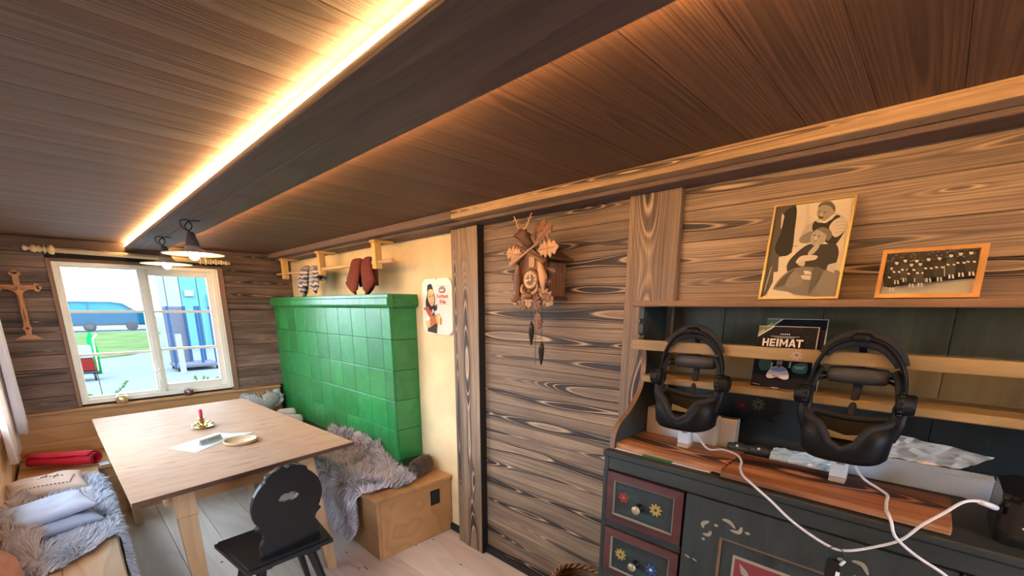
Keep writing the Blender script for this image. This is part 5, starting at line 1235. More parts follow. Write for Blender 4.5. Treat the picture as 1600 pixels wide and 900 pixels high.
# ------------------------------------------------------------ magazines on the plate shelf
def mag(o, W, H, lean, label, front):
    o_, u_, v_, w_ = leaning(o, lean, H)
    if w_.x > 0: w_ = -w_
    mg = thing('magazine', (o[0], o[1]-W/2, o[2]), label, 'magazine')
    mb = MB(); mb.prism([(0,0),(W,0),(W,H),(0,H)], o_, u_, v_, w_, 0.004); mb.build('pages', M['paper'], mg)
    K = (0.009, 0.007, 0.009)
    def c(x, y): return ((x-98)/667*W + 0.0, (1 - (y - 150 - 30*(x-98)/667)/640)*H)
    L = [(K, [(0,0),(W,0),(W,H),(0,H)]), ((0.16,0.17,0.08), [(0, H), (0.27*W, H), (0, 0.84*H)]), ((0.55,0.52,0.42), [(0,0.86*H),(0.10*W,0.925*H),(0.10*W,0.945*H),(0,0.88*H)]),
         ((0.62,0.58,0.48), [(0.25*W,H),(0.29*W,H),(0,0.815*H),(0,0.84*H)]), ((0.6,0.56,0.45), [(0,0.992*H),(W,0.992*H),(W,H),(0,H)]), ((0.5,0.4,0.3), [(0.988*W,0),(W,0),(W,H),(0.988*W,H)])]
    rg = random.Random(3)
    for k in range(26): 
        x, y = rg.uniform(0.2, 0.95)*W, rg.uniform(0.72, 0.98)*H; L.append(((0.16,0.11,0.09), ell(x, y, 0.0012, 0.0008, 6)))
    for k in range(5): x = (0.40 + 0.034*k)*W; L.append(((0.7,0.7,0.7), [(x, 0.862*H), (x+0.018*W, 0.862*H), (x+0.018*W, 0.882*H), (x, 0.882*H)]))
    if front:
        L += [((0.6,0.6,0.58), [(0.24*W,0.832*H),(0.72*W,0.832*H),(0.72*W,0.838*H),(0.24*W,0.838*H)]), ((0.6,0.6,0.58), [(0.31*W,0.812*H),(0.64*W,0.812*H),(0.64*W,0.818*H),(0.31*W,0.818*H)])]
        sw, swb, sk = (0.62,0.52,0.50), (0.22,0.22,0.42), (0.30,0.16,0.11)
        q = lambda pts: [(p.x, p.y) for p in bez([c(x, y) for x, y in pts], 4, True)]
        L += [((0.05,0.08,0.05), q([(170,520),(300,500),(320,600),(200,620)])), ((0.05,0.13,0.10), q([(560,560),(700,540),(705,640),(570,630)])), ((0.35,0.34,0.30), [c(x,y) for x, y in ((310,540),(330,540),(330,600),(310,600))]), ((0.35,0.34,0.30), [c(x,y) for x, y in ((515,530),(535,530),(530,590),(512,590))]),
              (sw, q([(285,640),(330,590),(400,575),(470,590),(520,640),(530,700),(480,712),(400,690),(330,705),(280,690)])), (swb, q([(315,615),(345,590),(400,580),(465,590),(490,620),(400,632)])),
              (sk, q([(375,520),(410,508),(438,530),(430,575),(405,588),(380,572)])), ((0.05,0.03,0.03), q([(372,530),(405,505),(440,525),(425,522),(390,524)])), ((0.05,0.03,0.03), q([(384,562),(405,556),(430,562),(405,590)])),
              (sk, q([(345,668),(390,676),(440,678),(400,690),(350,682)])),
              ((0.6,0.6,0.58), [c(x,y) for x, y in ((355,795),(440,800),(440,808),(355,803))]), ((0.55,0.6,0.55), [c(x,y) for x, y in ((575,575),(690,575),(690,582),(575,582))]), ((0.55,0.6,0.55), [c(x,y) for x, y in ((590,592),(680,592),(680,599),(590,599))]),
              ((0.6,0.6,0.58), [c(x,y) for x, y in ((130,762),(215,775),(215,780),(130,768))])]
    art('cover_print', mg, o_ + w_*0.0042, u_, v_, w_, L)
    if front:
        wht = (0.72, 0.66, 0.62); th, hh = 0.0052, 0.0250; x = 0.115*W; yb = 0.672*H; LL = []
        R_ = lambda a, b, c_, d_: LL.append((wht, [(x+a, yb+c_), (x+b, yb+c_), (x+b, yb+d_), (x+a, yb+d_)]))
        w0 = 0.0185; R_(0, th, 0, hh); R_(w0-th, w0, 0, hh); R_(th, w0-th, 0.010, 0.015); x += w0 + 0.0035
        w0 = 0.0160; R_(0, th, 0, hh); R_(th, w0, 0, 0.005); R_(th, w0-0.001, 0.010, 0.015); R_(th, w0, hh-0.005, hh); x += w0 + 0.0035
        R_(0, th+0.001, 0, hh); x += th + 0.0045
        w0 = 0.0235; R_(0, th, 0, hh); R_(w0-th, w0, 0, hh)
        LL.append((wht, [(x+th, yb+hh), (x+th, yb+hh-0.0085), (x+w0/2, yb+0.004), (x+w0-th, yb+hh-0.0085), (x+w0-th, yb+hh), (x+w0/2, yb+0.0125)])); x += w0 + 0.0020
        w0 = 0.0215; LL.append((wht, [(x, yb), (x+w0/2-0.003, yb+hh), (x+w0/2+0.003, yb+hh), (x+w0/2, yb+hh-0.0075), (x+th+0.0005, yb)])); LL.append((wht, [(x+w0, yb), (x+w0-th-0.0005, yb), (x+w0/2, yb+hh-0.0075), (x+w0/2+0.003, yb+hh)])); LL.append((wht, [(x+0.005, yb+0.0050), (x+w0-0.005, yb+0.0050), (x+w0-0.0065, yb+0.0090), (x+0.0065, yb+0.0090)])); x += w0 - 0.0005
        w0 = 0.0195; R_(0, w0, hh-0.005, hh); R_(w0/2-th/2, w0/2+th/2, 0, hh-0.005)
        art('title_lettering', mg, o_ + w_*0.0042, u_, v_, w_, LL, base=50)
mag((1.672, 0.423, 1.379), 0.172, 0.228, 0.022, 'dark magazine partly hidden behind the one with the bold white title', False)
mag((1.655, 0.441, 1.379), 0.172, 0.204, 0.020, 'dark magazine with bold white title and a man in a pale sweater', True)

# ------------------------------------------------------------ boxes behind the headsets
mb = MB(); mb.box(1.672, 1.722, 0.548, 0.826, CT, 1.236, 0.002); tag(mb.build('carton', M['white_card'], at=(1.70, 0.69, CT)), 'long white carton standing behind the left headset', 'box')
mb = MB(); mb.box(1.728, 1.770, 0.492, 0.69, CT, 1.226, 0.002); tag(mb.build('carton', M['white_card'], at=(1.75, 0.59, CT)), 'white carton behind the other, showing to the right of the left headset', 'box')
M['blue_card'] = plain('pale_blue_carton', (0.50, 0.66, 0.95), 0.35, var=0.04)
bb = thing('blue_carton', (1.76, -0.03, CT), 'flat pale blue carton lying behind the right headset', 'box')
mb = MB(); mb.box(1.735, 1.79, -0.178, 0.16, CT, 1.172, 0.002); mb.build('box_body', M['blue_card'], bb)
mb = MB(); mb.box(1.734, 1.791, -0.179, 0.161, 1.1722, 1.1745, 0.0008); mb.build('flap', M['blue_card'], bb)
M['tissue'] = plain('cream_tissue_paper', (0.85, 0.76, 0.68), 0.6, var=0.06, scale=8, bump=0.2)
M['plastic_bag'] = plain('pale_blue_plastic', (0.55, 0.70, 0.92), 0.12, var=0.3, scale=25, coat=0.6, bump=0.6)
def crumple(name, quad, mt, amp, at, label, cat, seed=2, n=16, th=0.0012, edge=None):
    A, B, Cc, D = [Vector(p) for p in quad]; nm = (B-A).cross(D-A).normalized(); V = []; F = []
    for side in (0, 1):
        for i in range(n+1):
            for j in range(n+1):
                s, t_ = i/n, j/n
                p = A.lerp(B, s).lerp(D.lerp(Cc, s), t_)
                r = noise.noise(p*22 + Vector((seed,0,0)))*0.6 + abs(noise.noise(p*45 + Vector((0,seed,0))))
                p = p + nm*(r*amp + side*th)
                V.append(p)
    m = (n+1)**2
    for i in range(n):
        for j in range(n):
            a = i*(n+1)+j; F.append((a, a+1, a+n+2, a+n+1)); F.append((m+a, m+a+n+1, m+a+n+2, m+a+1))
    mb = MB(); mb.raw(V, F); return tag(mb.build(name, M[mt], at=at), label, cat)
crumple('tissue_paper', [(1.792, 0.15, 1.176), (1.792, -0.11, 1.178), (1.778, -0.170, 1.232), (1.790, 0.10, 1.262)], 'tissue', 0.026, (1.785, 0, 1.176), 'crumpled cream tissue paper sticking up behind the pale blue carton', 'paper')
crumple('plastic_bag', [(1.668, 0.36, 1.113), (1.668, 0.175, 1.113), (1.725, 0.175, 1.150), (1.725, 0.36, 1.150)], 'plastic_bag', 0.018, (1.70, 0.27, CT), 'crinkled clear blue plastic bag behind the right plank', 'bag', 7)
# two dark handsets lying behind the left plank
M['handset'] = plain('grey_black_handset', (0.045, 0.055, 0.07), 0.4, var=0.1)
for i, (y, x, lb) in enumerate(((0.474, 1.700, 'dark rounded controller lying behind the planks, left one'), (0.405, 1.712, 'dark rounded controller lying behind the planks, right one'))):
    r = thing('controller', (x, y, CT), lb, 'controller')
    mb = MB(); mb.tube(bez([(x-0.01, y+0.028, CT+0.022), (x, y+0.008, CT+0.022), (x+0.008, y-0.03, CT+0.017), (x+0.012, y-0.052, CT+0.015)], 4), [0.017]*4+[0.021]*3+[0.018]*3+[0.013]*3, 14); mb.build('grip', M['handset'], r)
    mb = MB(); mb.lathe((x-0.016, y-0.005, CT+0.030), [(0.0045, 0), (0.005, 0.006), (0.003, 0.009), (0.001, 0.009)], 12); mb.build('button', M['white_plastic'], r)
# black charging hub at the right edge
hb_ = thing('charging_hub', (1.53, -0.26, CT), 'glossy black block on the hutch counter at the right edge, taking the white cable', 'device')
mb = MB(); mb.prism(rrect(-0.38, -0.168, 1.445, 1.66, 0.03, 5), (0,0,CT), (0,1,0), (1,0,0), (0,0,1), 0.115); bmesh.ops.bevel(mb.b, geom=[e for e in mb.b.edges if all(v_.co.z > CT + 0.1 for v_ in e.verts)], offset=0.012, segments=3, affect='EDGES'); mb.build('body', M['plastic_gloss'], hb_)
art('oval_reflection', hb_, (1.445, -0.235, CT + 0.045), (0,-1,0), (0,0,1), (-1,0,0), [((0.62,0.56,0.62), ell(0, 0, 0.030, 0.006, 20, -0.15))], step=0.0006)  # lilac reflection on the gloss, painted as a flat oval
mb = MB(); mb.box(1.45, 1.47, -0.172, -0.166, 1.178, 1.196, 0.001); mb.build('port', M['plastic_black'], hb_)

# ------------------------------------------------------------ headsets
def headset(yc, label, X=1.545):
    hs = thing('vr_headset', (X, yc, 1.212), label, 'headset')
    zb = 1.212
    # visor shell: open-topped curved trough, nose notch facing the room
    N = 48; rimz = []; R0 = []; R1 = []; R2 = []; R3 = []
    for j in range(N):
        a = 2*PI*j/N; c, s = math.cos(a), math.sin(a)     # c: along hutch (+ = right), s: + = toward room
        sx = 0.104*abs(c)**0.55*(1 if c >= 0 else -1); sy = 0.056*abs(s)**0.6*(1 if s >= 0 else -1)
        if s > 0: h = 0.128 - 0.020*(1-abs(c))**0.5 - 0.066*math.exp(-(c/0.24)**2)
        else: h = 0.128 - 0.012*(1-abs(c))
        p = lambda k, z: Vector((X - 0.0 - sy*k + (0.018*(c*c) - 0.009), yc - sx*k, zb + z))
        R0.append(p(0.90, 0.002 + 0.008*abs(c)**2)); R1.append(p(0.985, 0.014 + 0.006*abs(c))); R2.append(p(1.03, h*0.55)); R3.append(p(1.0, h))
    R4 = [Vector((X + (q.x-X)*0.80, yc + (q.y-yc)*0.84, q.z - 0.004)) for q in R3]
    R5 = [Vector((X + (q.x-X)*0.70, yc + (q.y-yc)*0.74, zb + 0.045)) for q in R3]
    mb = MB(); mb.ring_surf([R0, R1, R2, R3, R4, R5], caps=(True, True)); vs = mb.build('visor', M['plastic_black'], hs)
    mb = MB(); mb.tube([ (a+b)/2 for a, b in zip(R3, R4)], 0.0105, 8, closed=True, flat=(1, 1)); mb.build('face_cushion', M['foam_dark'], hs)
    # pale lens cover sheet inside
    mb = MB(); mb.prism([(-0.060,0.0),(0.060,0.0),(0.052,0.026),(0.0,0.014),(-0.054,0.028)], (X+0.020, yc, zb+0.052), (0,-1,0), (-0.35,0,0.94), (1,0,0.3), 0.001); mb.build('lens_cover', M['white_card'], vs)
    # side arms rising to the hinges
    for s in (-1, 1):
        y = yc - s*0.103
        mb = MB(); mb.tube(bez([(X, y + s*0.012, zb+0.075), (X+0.002, y - s*0.003, zb+0.125), (X+0.010, y - s*0.006, zb+0.165), (X+0.018, y + s*0.004, zb+0.225), (X+0.022, y + s*0.022, zb+0.262)], 5), [0.021]*6+[0.018]*5+[0.013]*5+[0.010]*5, 10, flat=(1.0, 0.55)); mb.build('side_arm', M['plastic_black'], hs)
        yk = yc - s*0.118
        mb = MB(); mb.lathe((X+0.008, yk, zb+0.176), [(0.001, -0.020*s), (0.024, -0.020*s), (0.029, -0.015*s), (0.029, 0.0), (0.034, 0.004*s), (0.034, 0.016*s), (0.026, 0.022*s), (0.001, 0.022*s)], 28, 'Y'); kn = mb.build('hinge_knob', M['plastic_black'], hs)
        mb = MB()
        for k in range(14):
            a = 2*PI*k/14; mb.cyl((X+0.008 + 0.0335*math.cos(a), yk + 0.005*s, zb+0.176 + 0.0335*math.sin(a)), (X+0.008 + 0.0335*math.cos(a), yk + 0.015*s, zb+0.176 + 0.0335*math.sin(a)), 0.0022, n=5)
        mb.build('knob_ribs', M['plastic_gloss'], kn)
    # rear pad with its arms, and the centre strap
    mb = MB(); mb.tube([(X+0.055, yc+0.072, zb+0.238), (X+0.055, yc+0.066, zb+0.238), (X+0.057, yc+0.03, zb+0.238), (X+0.058, yc, zb+0.238), (X+0.057, yc-0.03, zb+0.238), (X+0.055, yc-0.066, zb+0.238), (X+0.055, yc-0.072, zb+0.238)], [0.016, 0.0225, 0.025, 0.025, 0.025, 0.0225, 0.016], 18, flat=(1, 1)); mb.build('rear_pad', M['foam_grey'], hs)
    for s in (-1, 1):
        mb = MB(); mb.tube([(X+0.055, yc - s*0.070, zb+0.240), (X+0.040, yc - s*0.092, zb+0.238), (X+0.020, yc - s*0.106, zb+0.225)], 0.0045, 8); mb.tube([(X+0.055, yc - s*0.070, zb+0.228), (X+0.035, yc - s*0.095, zb+0.220), (X+0.020, yc - s*0.108, zb+0.205)], 0.0045, 8); mb.build('pad_arm', M['plastic_black'], hs)
    mb = MB(); mb.tube([(X+0.064, yc-0.004, zb+0.222), (X+0.062, yc-0.003, zb+0.18), (X+0.052, yc, zb+0.13), (X+0.042, yc, zb+0.10)], [0.012, 0.010, 0.010, 0.012], 8, flat=(1, 0.3)); mb.build('centre_strap', M['foam_dark'], hs)
    # top band
    pts = [(-0.108, 0.205), (-0.098, 0.265), (-0.070, 0.318), (-0.030, 0.344), (0.010, 0.348), (0.052, 0.334), (0.086, 0.296), (0.106, 0.245), (0.112, 0.200)]
    q = bez([(X + 0.014, yc - a, zb + b) for a, b in pts], 5); n = len(q)
    mb = MB(); mb.tube(q, [0.008 + 0.010*math.sin(PI*i/(n-1))**0.6 for i in range(n)], 10, flat=(0.42, 1.0)); mb.build('top_band', M['plastic_black'], hs)
    mb = MB(); mb.tube(q[8:-8], [0.010 + 0.014*math.sin(PI*(i+2)/(n-12)) for i in range(n-16)], 10, flat=(0.38, 1.1)); mb.build('band_pad', M['foam_dark'], hs)
    mb = MB(); mb.lathe((X + 0.008, yc + 0.0, zb+0.348), [(0.001, 0.016), (0.016, 0.015), (0.024, 0.008), (0.026, -0.002), (0.020, -0.008), (0.001, -0.008)], 20); mb.build('top_dial', M['plastic_black'], hs)
    mb = MB(); mb.tube([(X+0.068, yc-0.003, zb+0.258), (X+0.060, yc-0.003, zb+0.30), (X+0.030, yc-0.002, zb+0.335)], [0.009, 0.009, 0.009], 8, flat=(1, 0.25)); mb.build('rear_strap', M['plastic_black'], hs)
    return hs
headset(0.618, 'black headset on the left white charger, in front of the white cartons')
headset(0.148, 'black headset on the right white charger, beside the magazines')
M['amber'] = emis('amber_light', (1.0, 0.72, 0.25), 3.0)
M['block_wood'] = plain('pale_block', (0.55, 0.36, 0.24), 0.5, var=0.1)
def charger(y, lb):
    c = thing('charger', (1.575, y, 1.1318), lb, 'charger')
    mb = MB(); mb.box(1.552, 1.604, y-0.020, y+0.020, 1.1318, 1.146, 0.0015); mb.build('block', M['block_wood'], c)
    mb = MB(); mb.box(1.554, 1.602, y-0.021, y+0.021, 1.1465, 1.211, 0.004, 2); bd = mb.build('body', M['white_plastic'], c)
    mb = MB()
    for k in range(4): mb.box(1.5533, 1.5540, y+0.006-k*0.005-0.0035, y+0.006-k*0.005, 1.189, 1.1935)
    mb.build('printed_mark', flat((0.12,0.12,0.15)), bd)
    mb = MB(); mb.box(1.566, 1.586, y-0.034, y-0.0215, 1.192, 1.206, 0.002); pl = mb.build('plug', M['white_plastic'], c)
    mb = MB(); mb.sphere((1.564, y-0.028, 1.200), 0.0042, n=10, k=6); mb.build('indicator_light', M['amber'], c)
charger(0.620, 'white charger on its pale wooden block, under the left headset')
charger(0.150, 'white charger on its pale wooden block, under the right headset')
# cables
M['cable_white'] = plain('white_cable', (0.66, 0.62, 0.64), 0.4, var=0.03)
c1 = [(1.575, 0.589, 1.197), (1.570, 0.560, 1.165), (1.590, 0.535, 1.1355), (1.620, 0.500, 1.1355), (1.600, 0.445, 1.1355), (1.540, 0.410, 1.1358), (1.470, 0.392, 1.1358), (1.405, 0.365, 1.137), (1.374, 0.330, 1.128), (1.366, 0.270, 1.092), (1.360, 0.21, 1.052), (1.360, 0.13, 1.016), (1.36, 0.085, 1.016), (1.365, 0.03, 1.048), (1.368, -0.015, 1.085), (1.372, -0.045, 1.135), (1.38, -0.075, 1.172), (1.400, -0.105, 1.205), (1.43, -0.135, 1.205), (1.455, -0.158, 1.190)]
mb = MB(); mb.tube(bez(c1, 6), 0.0036, 8); cb = thing('cable', (1.36, 0.1, 1.1318), 'white charging cable looping from the left charger to the black block', 'cable'); mb.build('cord', M['cable_white'], cb)
mb = MB(); mb.tube([(1.425, -0.130, 1.206), (1.455, -0.160, 1.190)], [0.0075, 0.0085], 8, flat=(1, 0.8)); mb.build('connector', M['cable_white'], cb)
c2 = [(1.575, 0.120, 1.197), (1.562, 0.09, 1.170), (1.570, 0.06, 1.150), (1.545, 0.035, 1.146), (1.480, 0.03, 1.140), (1.415, 0.028, 1.1375), (1.372, 0.024, 1.128), (1.360, 0.016, 1.10), (1.356, -0.004, 1.080), (1.358, -0.035, 1.068), (1.360, -0.08, 1.045), (1.360, -0.125, 1.005), (1.362, -0.16, 0.94), (1.364, -0.17, 0.80)]
c2 = [(1.575, 0.120, 1.197), (1.560, 0.09, 1.160), (1.560, 0.050, 1.138), (1.530, 0.030, 1.1358), (1.470, 0.028, 1.1358), (1.405, 0.024, 1.137), (1.370, 0.020, 1.145), (1.355, 0.010, 1.130), (1.350, -0.004, 1.095), (1.352, -0.045, 1.062), (1.356, -0.105, 1.030), (1.360, -0.15, 0.98), (1.364, -0.17, 0.80)]
mb = MB(); mb.tube(bez(c2, 6), 0.0036, 8); cb2 = thing('cable', (1.36, -0.1, 1.1318), 'white cable hanging from the right charger down past the hutch door', 'cable'); mb.build('cord', M['cable_white'], cb2)
kf = thing('key_fob', (1.355, 0.10, 0.93), 'black key fob with ring hanging on the white cable', 'key fob')
mb = MB(); mb.tube([(1.356, 0.104 + 0.020*math.cos(t_), 0.999 + 0.020*math.sin(t_)) for t_ in [k*PI/10 for k in range(20)]], 0.0012, 6, closed=True); mb.build('split_ring', M['iron'], kf)
mb = MB(); mb.prism(rrect(-0.017, 0.014, -0.075, 0.0, 0.008, 4), (1.352, 0.104, 0.981), (0,-1,0), (0,0,1), (1,0,0), 0.009); fb = mb.build('fob', M['plastic_gloss'], kf)
mb = MB(); mb.box(1.3513, 1.352, 0.088, 0.097, 0.915, 0.952); mb.build('label_tag', M['paper'], kf)
mb = MB(); mb.tube([(1.350, 0.083, 0.990), (1.350, 0.090, 0.975)], 0.004, 8); mb.build('clasp', M['white_plastic'], kf)

for o_ in list(C.objects):
    if o_.name.startswith('painted_') and o_.name.split('.')[0] in ('painted_flowers', 'painted_scrolls', 'painted_star'): o_['kind'] = 'stuff'
# ------------------------------------------------------------ textiles
def furmat(name, c, d):
    k = NT(name); n1 = k.noise(k.coord(), 7, 3); n2 = k.noise(k.coord(), 90, 2)
    a = k.mix(k.ramp(n1, [(0.35, 0), (0.65, 1)]), d, c); a = k.mix(k.math('MULTIPLY', n2, 0.4), a, tuple(min(1, x*1.35) for x in c))
    k.col(a); k.set(Roughness=0.8, Specular_IOR_Level=0.15, Sheen_Weight=0.3); return k.m
M['fur_blue'] = furmat('blue_grey_wool', (0.74, 0.77, 0.90), (0.54, 0.56, 0.68))
M['fur_beige'] = furmat('beige_wool', (0.56, 0.46, 0.43), (0.40, 0.31, 0.28))
M['fur_lilac'] = furmat('lilac_grey_wool', (0.62, 0.57, 0.62), (0.36, 0.31, 0.34))
M['fur_brown'] = furmat('dark_brown_fur', (0.07, 0.045, 0.035), (0.03, 0.02, 0.018))
M['hide'] = plain('hide', (0.30, 0.26, 0.26), 0.9)
def inside(p, poly):
    x, y = p; c = False; n = len(poly)
    for i in range(n):
        x1, y1 = poly[i]; x2, y2 = poly[(i+1) % n]
        if (y1 > y) != (y2 > y) and x < (x2-x1)*(y-y1)/(y2-y1) + x1: c = not c
    return c
def sheepskin(label, outline, edge, z0, mat, count, length, seed, bump=None, side=1, width=0.003, grp=None, wob=0.012):
    """outline in (s, y); s runs along X and bends down over the seat edge"""
    out = [(p.x, p.y) for p in bez(outline, 6, True)]
    sx = [p[0] for p in out]; sy = [p[1] for p in out]
    def pos(s, y):
        b = bump(s, y) if bump else 0.0
        d = (s - edge)*side
        wv = wob*noise.noise(Vector((s*7, y*7, seed)))
        if d < -0.015: return Vector((s, y, z0 + 0.006 + b + abs(wv))), Vector((0, 0, 1))
        if d < 0.02:
            t = (d + 0.015)/0.035; return Vector((edge + side*(-0.015 + 0.027*t), y, z0 + 0.006 + b*(1-t) - 0.020*t*t + abs(wv))), Vector((side*t, 0, 1-t)).normalized()
        return Vector((edge + side*(0.013 + abs(wv)), y, z0 - 0.010 - (d - 0.02))), Vector((side, 0, 0.05)).normalized()
    root = thing('sheepskin', (sum(sx)/len(sx), sum(sy)/len(sy), z0), label, 'sheepskin', grp)
    n = 34; V = []; F = []; idx = {}
    x0, x1, y0, y1 = min(sx), max(sx), min(sy), max(sy)
    for i in range(n+1):
        for j in range(n+1):
            s, y = x0 + (x1-x0)*i/n, y0 + (y1-y0)*j/n
            idx[i, j] = len(V); V.append(pos(s, y)[0])
    for i in range(n):
        for j in range(n):
            if inside((x0 + (x1-x0)*(i+.5)/n, y0 + (y1-y0)*(j+.5)/n), out): F.append((idx[i,j], idx[i+1,j], idx[i+1,j+1], idx[i,j+1]))
    mb = MB(); mb.raw(V, F, smooth=True)
    for vv in [v_ for v_ in mb.b.verts if not v_.link_faces]: mb.b.verts.remove(vv)
    mb.build('hide', M['hide'], root, fix=False)
    rg = random.Random(seed); S = []
    while len(S) < count:
        s, y = rg.uniform(x0, x1), rg.uniform(y0, y1)
        if not inside((s, y), out): continue
        p, nn = pos(s, y)
        a = noise.noise(Vector((s*5, y*5, seed+9)))*7; fl_ = Vector((math.cos(a), math.sin(a), 0))*0.7
        if nn.z < 0.5: fl_ = Vector((0.1*side, math.sin(a)*0.35, -0.75))
        cl = noise.cell_vector(Vector((s*45, y*45, seed))) - Vector((.5, .5, .5))
        S.append((p, (nn + Vector(cl)*0.5).normalized(), fl_))
    fur('wool', root, S, length, mat, width=width, droop=0.5, seed=seed)
    return root
sheepskin('blue-grey long-haired sheepskin draped over the left bench beside the table', [(-0.33, 2.78), (-0.10, 2.85), (0.04, 3.02), (0.18, 2.80), (0.34, 2.75), (0.42, 2.95), (0.36, 3.35), (0.20, 3.60), (0.13, 3.95), (0.02, 4.20), (-0.12, 4.22), (-0.20, 3.90), (-0.33, 3.60)], 0.042, 0.437, M['fur_blue'], 17000, 0.050, 11, bump=lambda s, y: 0.03*max(0, noise.noise(Vector((s*4, y*4, 1)))))
sheepskin('beige curly sheepskin against the left wall, at the left edge of the photo', [(-0.34, 2.35), (-0.30, 2.42), (-0.235, 2.62), (-0.24, 2.95), (-0.255, 3.3), (-0.27, 3.6), (-0.30, 3.72), (-0.34, 3.72)], 0.5, 0.465, M['fur_beige'], 7000, 0.060, 12, bump=lambda s, y: 0.10*max(0, (-0.22 - s)/0.17)**0.8)
def rb(s, y):
    r = 0.14*math.exp(-((s-1.585)/0.055)**2)*max(0, min(1, (y-2.75)/0.25))*max(0, min(1, (4.0-y)/0.25))
    return r + 0.02*max(0, noise.noise(Vector((s*6, y*5, 4))))
sheepskin('lilac-grey long-haired sheepskin draped over the stove bench', [(1.60, 2.60), (1.615, 3.0), (1.61, 3.5), (1.60, 3.95), (1.35, 4.0), (1.22, 3.9), (1.06, 3.6), (0.98, 3.2), (0.86, 3.0), (0.82, 2.78), (0.92, 2.62), (1.15, 2.60), (1.22, 2.53), (1.35, 2.50), (1.47, 2.46), (1.55, 2.47)], 1.212, 0.439, M['fur_lilac'], 19000, 0.055, 13, bump=rb, side=-1)
# pillows
from mathutils import Euler
def pillow(name, c, ax, sx, sy, sz, mat, label, cat='pillow', parts=None, seed=1, pinch=0.30, grp=None):
    """ax: 3x3 rotation (local x,y flat axes, z thickness)"""
    n = 26; V = []; F = []; c = Vector(c); rot = ax.to_matrix()
    for side in (1, -1):
        for i in range(n+1):
            for j in range(n+1):
                a, b = -1 + 2*i/n, -1 + 2*j/n
                e = max(0, (1-abs(a)**2.6)*(1-abs(b)**2.6))**0.5
                px = a*(1 - pinch*0.35*(1-abs(a))*0 - 0.10*(b*b)*(1-abs(b))); 
                qx = a*(1 - 0.08*(1 - b*b)*abs(a)); qy = b*(1 - 0.08*(1 - a*a)*abs(b))
                w = 0.10*noise.noise(Vector((a*2.2, b*2.2, seed)))*e
                V.append(c + rot @ Vector((qx*sx, qy*sy, side*sz*e + w*sz*3)))
    m = (n+1)**2
    for i in range(n):
        for j in range(n):
            q = i*(n+1)+j; F.append((q, q+n+1, q+n+2, q+1)); F.append((m+q, m+q+1, m+q+n+2, m+q+n+1))
    t = thing(name, c - Vector((0, 0, sz)), label, cat, grp)
    mb = MB(); mb.raw(V, F, smooth=True); bmesh.ops.remove_doubles(mb.b, verts=mb.b.verts[:], dist=1e-5); mb.build('cover', mat, t)
    return t, (lambda a, b, h=1.03: c + rot @ Vector((a*sx*(1-0.08*(1-b*b)*abs(a)), b*sy, h*sz*max(0, (1-abs(a)**2.6)*(1-abs(b)**2.6))**0.5 + 0.3*0.10*noise.noise(Vector((a*2.2, b*2.2, seed)))*max(0, (1-abs(a)**2.6)*(1-abs(b)**2.6))**0.5*sz*10*0.1 + 0.002)))
from mathutils import Euler
M['cream_cloth'] = plain('cream_linen', (0.60, 0.47, 0.41), 0.9, var=0.08, scale=80, bump=0.3)
M['grey_cloth'] = plain('blue_grey_cotton', (0.42, 0.47, 0.62), 0.85, var=0.12, scale=14, bump=0.2)
M['grey_cloth_dark'] = plain('slate_cotton', (0.26, 0.31, 0.44), 0.85, var=0.12, scale=14)
M['pale_cloth'] = plain('pale_grey_cotton', (0.55, 0.52, 0.53), 0.9, var=0.06, scale=20)
t, sf = pillow('pillow', (-0.215, 4.06, 0.492), Euler((0.12, 0.0, 0.08)), 0.185, 0.15, 0.050, M['cream_cloth'], 'cream pillow with dashed embroidery on the left bench, in front of the red roll')
mb = MB()
def dash(a0, b0, a1, b1, n):
    for k in range(n):
        s, e = k/n, (k+0.55)/n
        mb.tube([sf(a0+(a1-a0)*s, b0+(b1-b0)*s), sf(a0+(a1-a0)*e, b0+(b1-b0)*e)], 0.0028, 5)
dash(-0.75, -0.55, 0.55, -0.72, 13); dash(0.55, -0.72, 0.80, 0.1, 6); dash(-0.1, 0.2, 0.5, 0.0, 6); dash(0.2, -0.1, 0.35, 0.3, 3); dash(-0.2, 0.0, 0.1, 0.35, 4)
tag(mb.build('embroidery', flat((0.14, 0.05, 0.06)), t), kind='stuff')
pillow('pillow', (-0.195, 3.36, 0.556), Euler((0.12, -0.06, 0.25)), 0.175, 0.135, 0.042, M['grey_cloth'], 'blue-grey cushion lying on top of the darker one on the left sheepskin', seed=4)
pillow('pillow', (-0.155, 3.27, 0.495), Euler((0.02, 0.0, 0.2)), 0.155, 0.125, 0.026, M['grey_cloth_dark'], 'slate-blue cushion underneath the blue-grey one on the left sheepskin', seed=5)
M['terracotta'] = plain('tan_cloth', (0.50, 0.22, 0.14), 0.8, var=0.1)
pillow('pillow', (-0.335, 2.62, 0.60), Euler((0.1, 0.9, 0.2)), 0.09, 0.12, 0.05, M['terracotta'], 'tan-orange cushion at the very left edge, against the wall', seed=6)
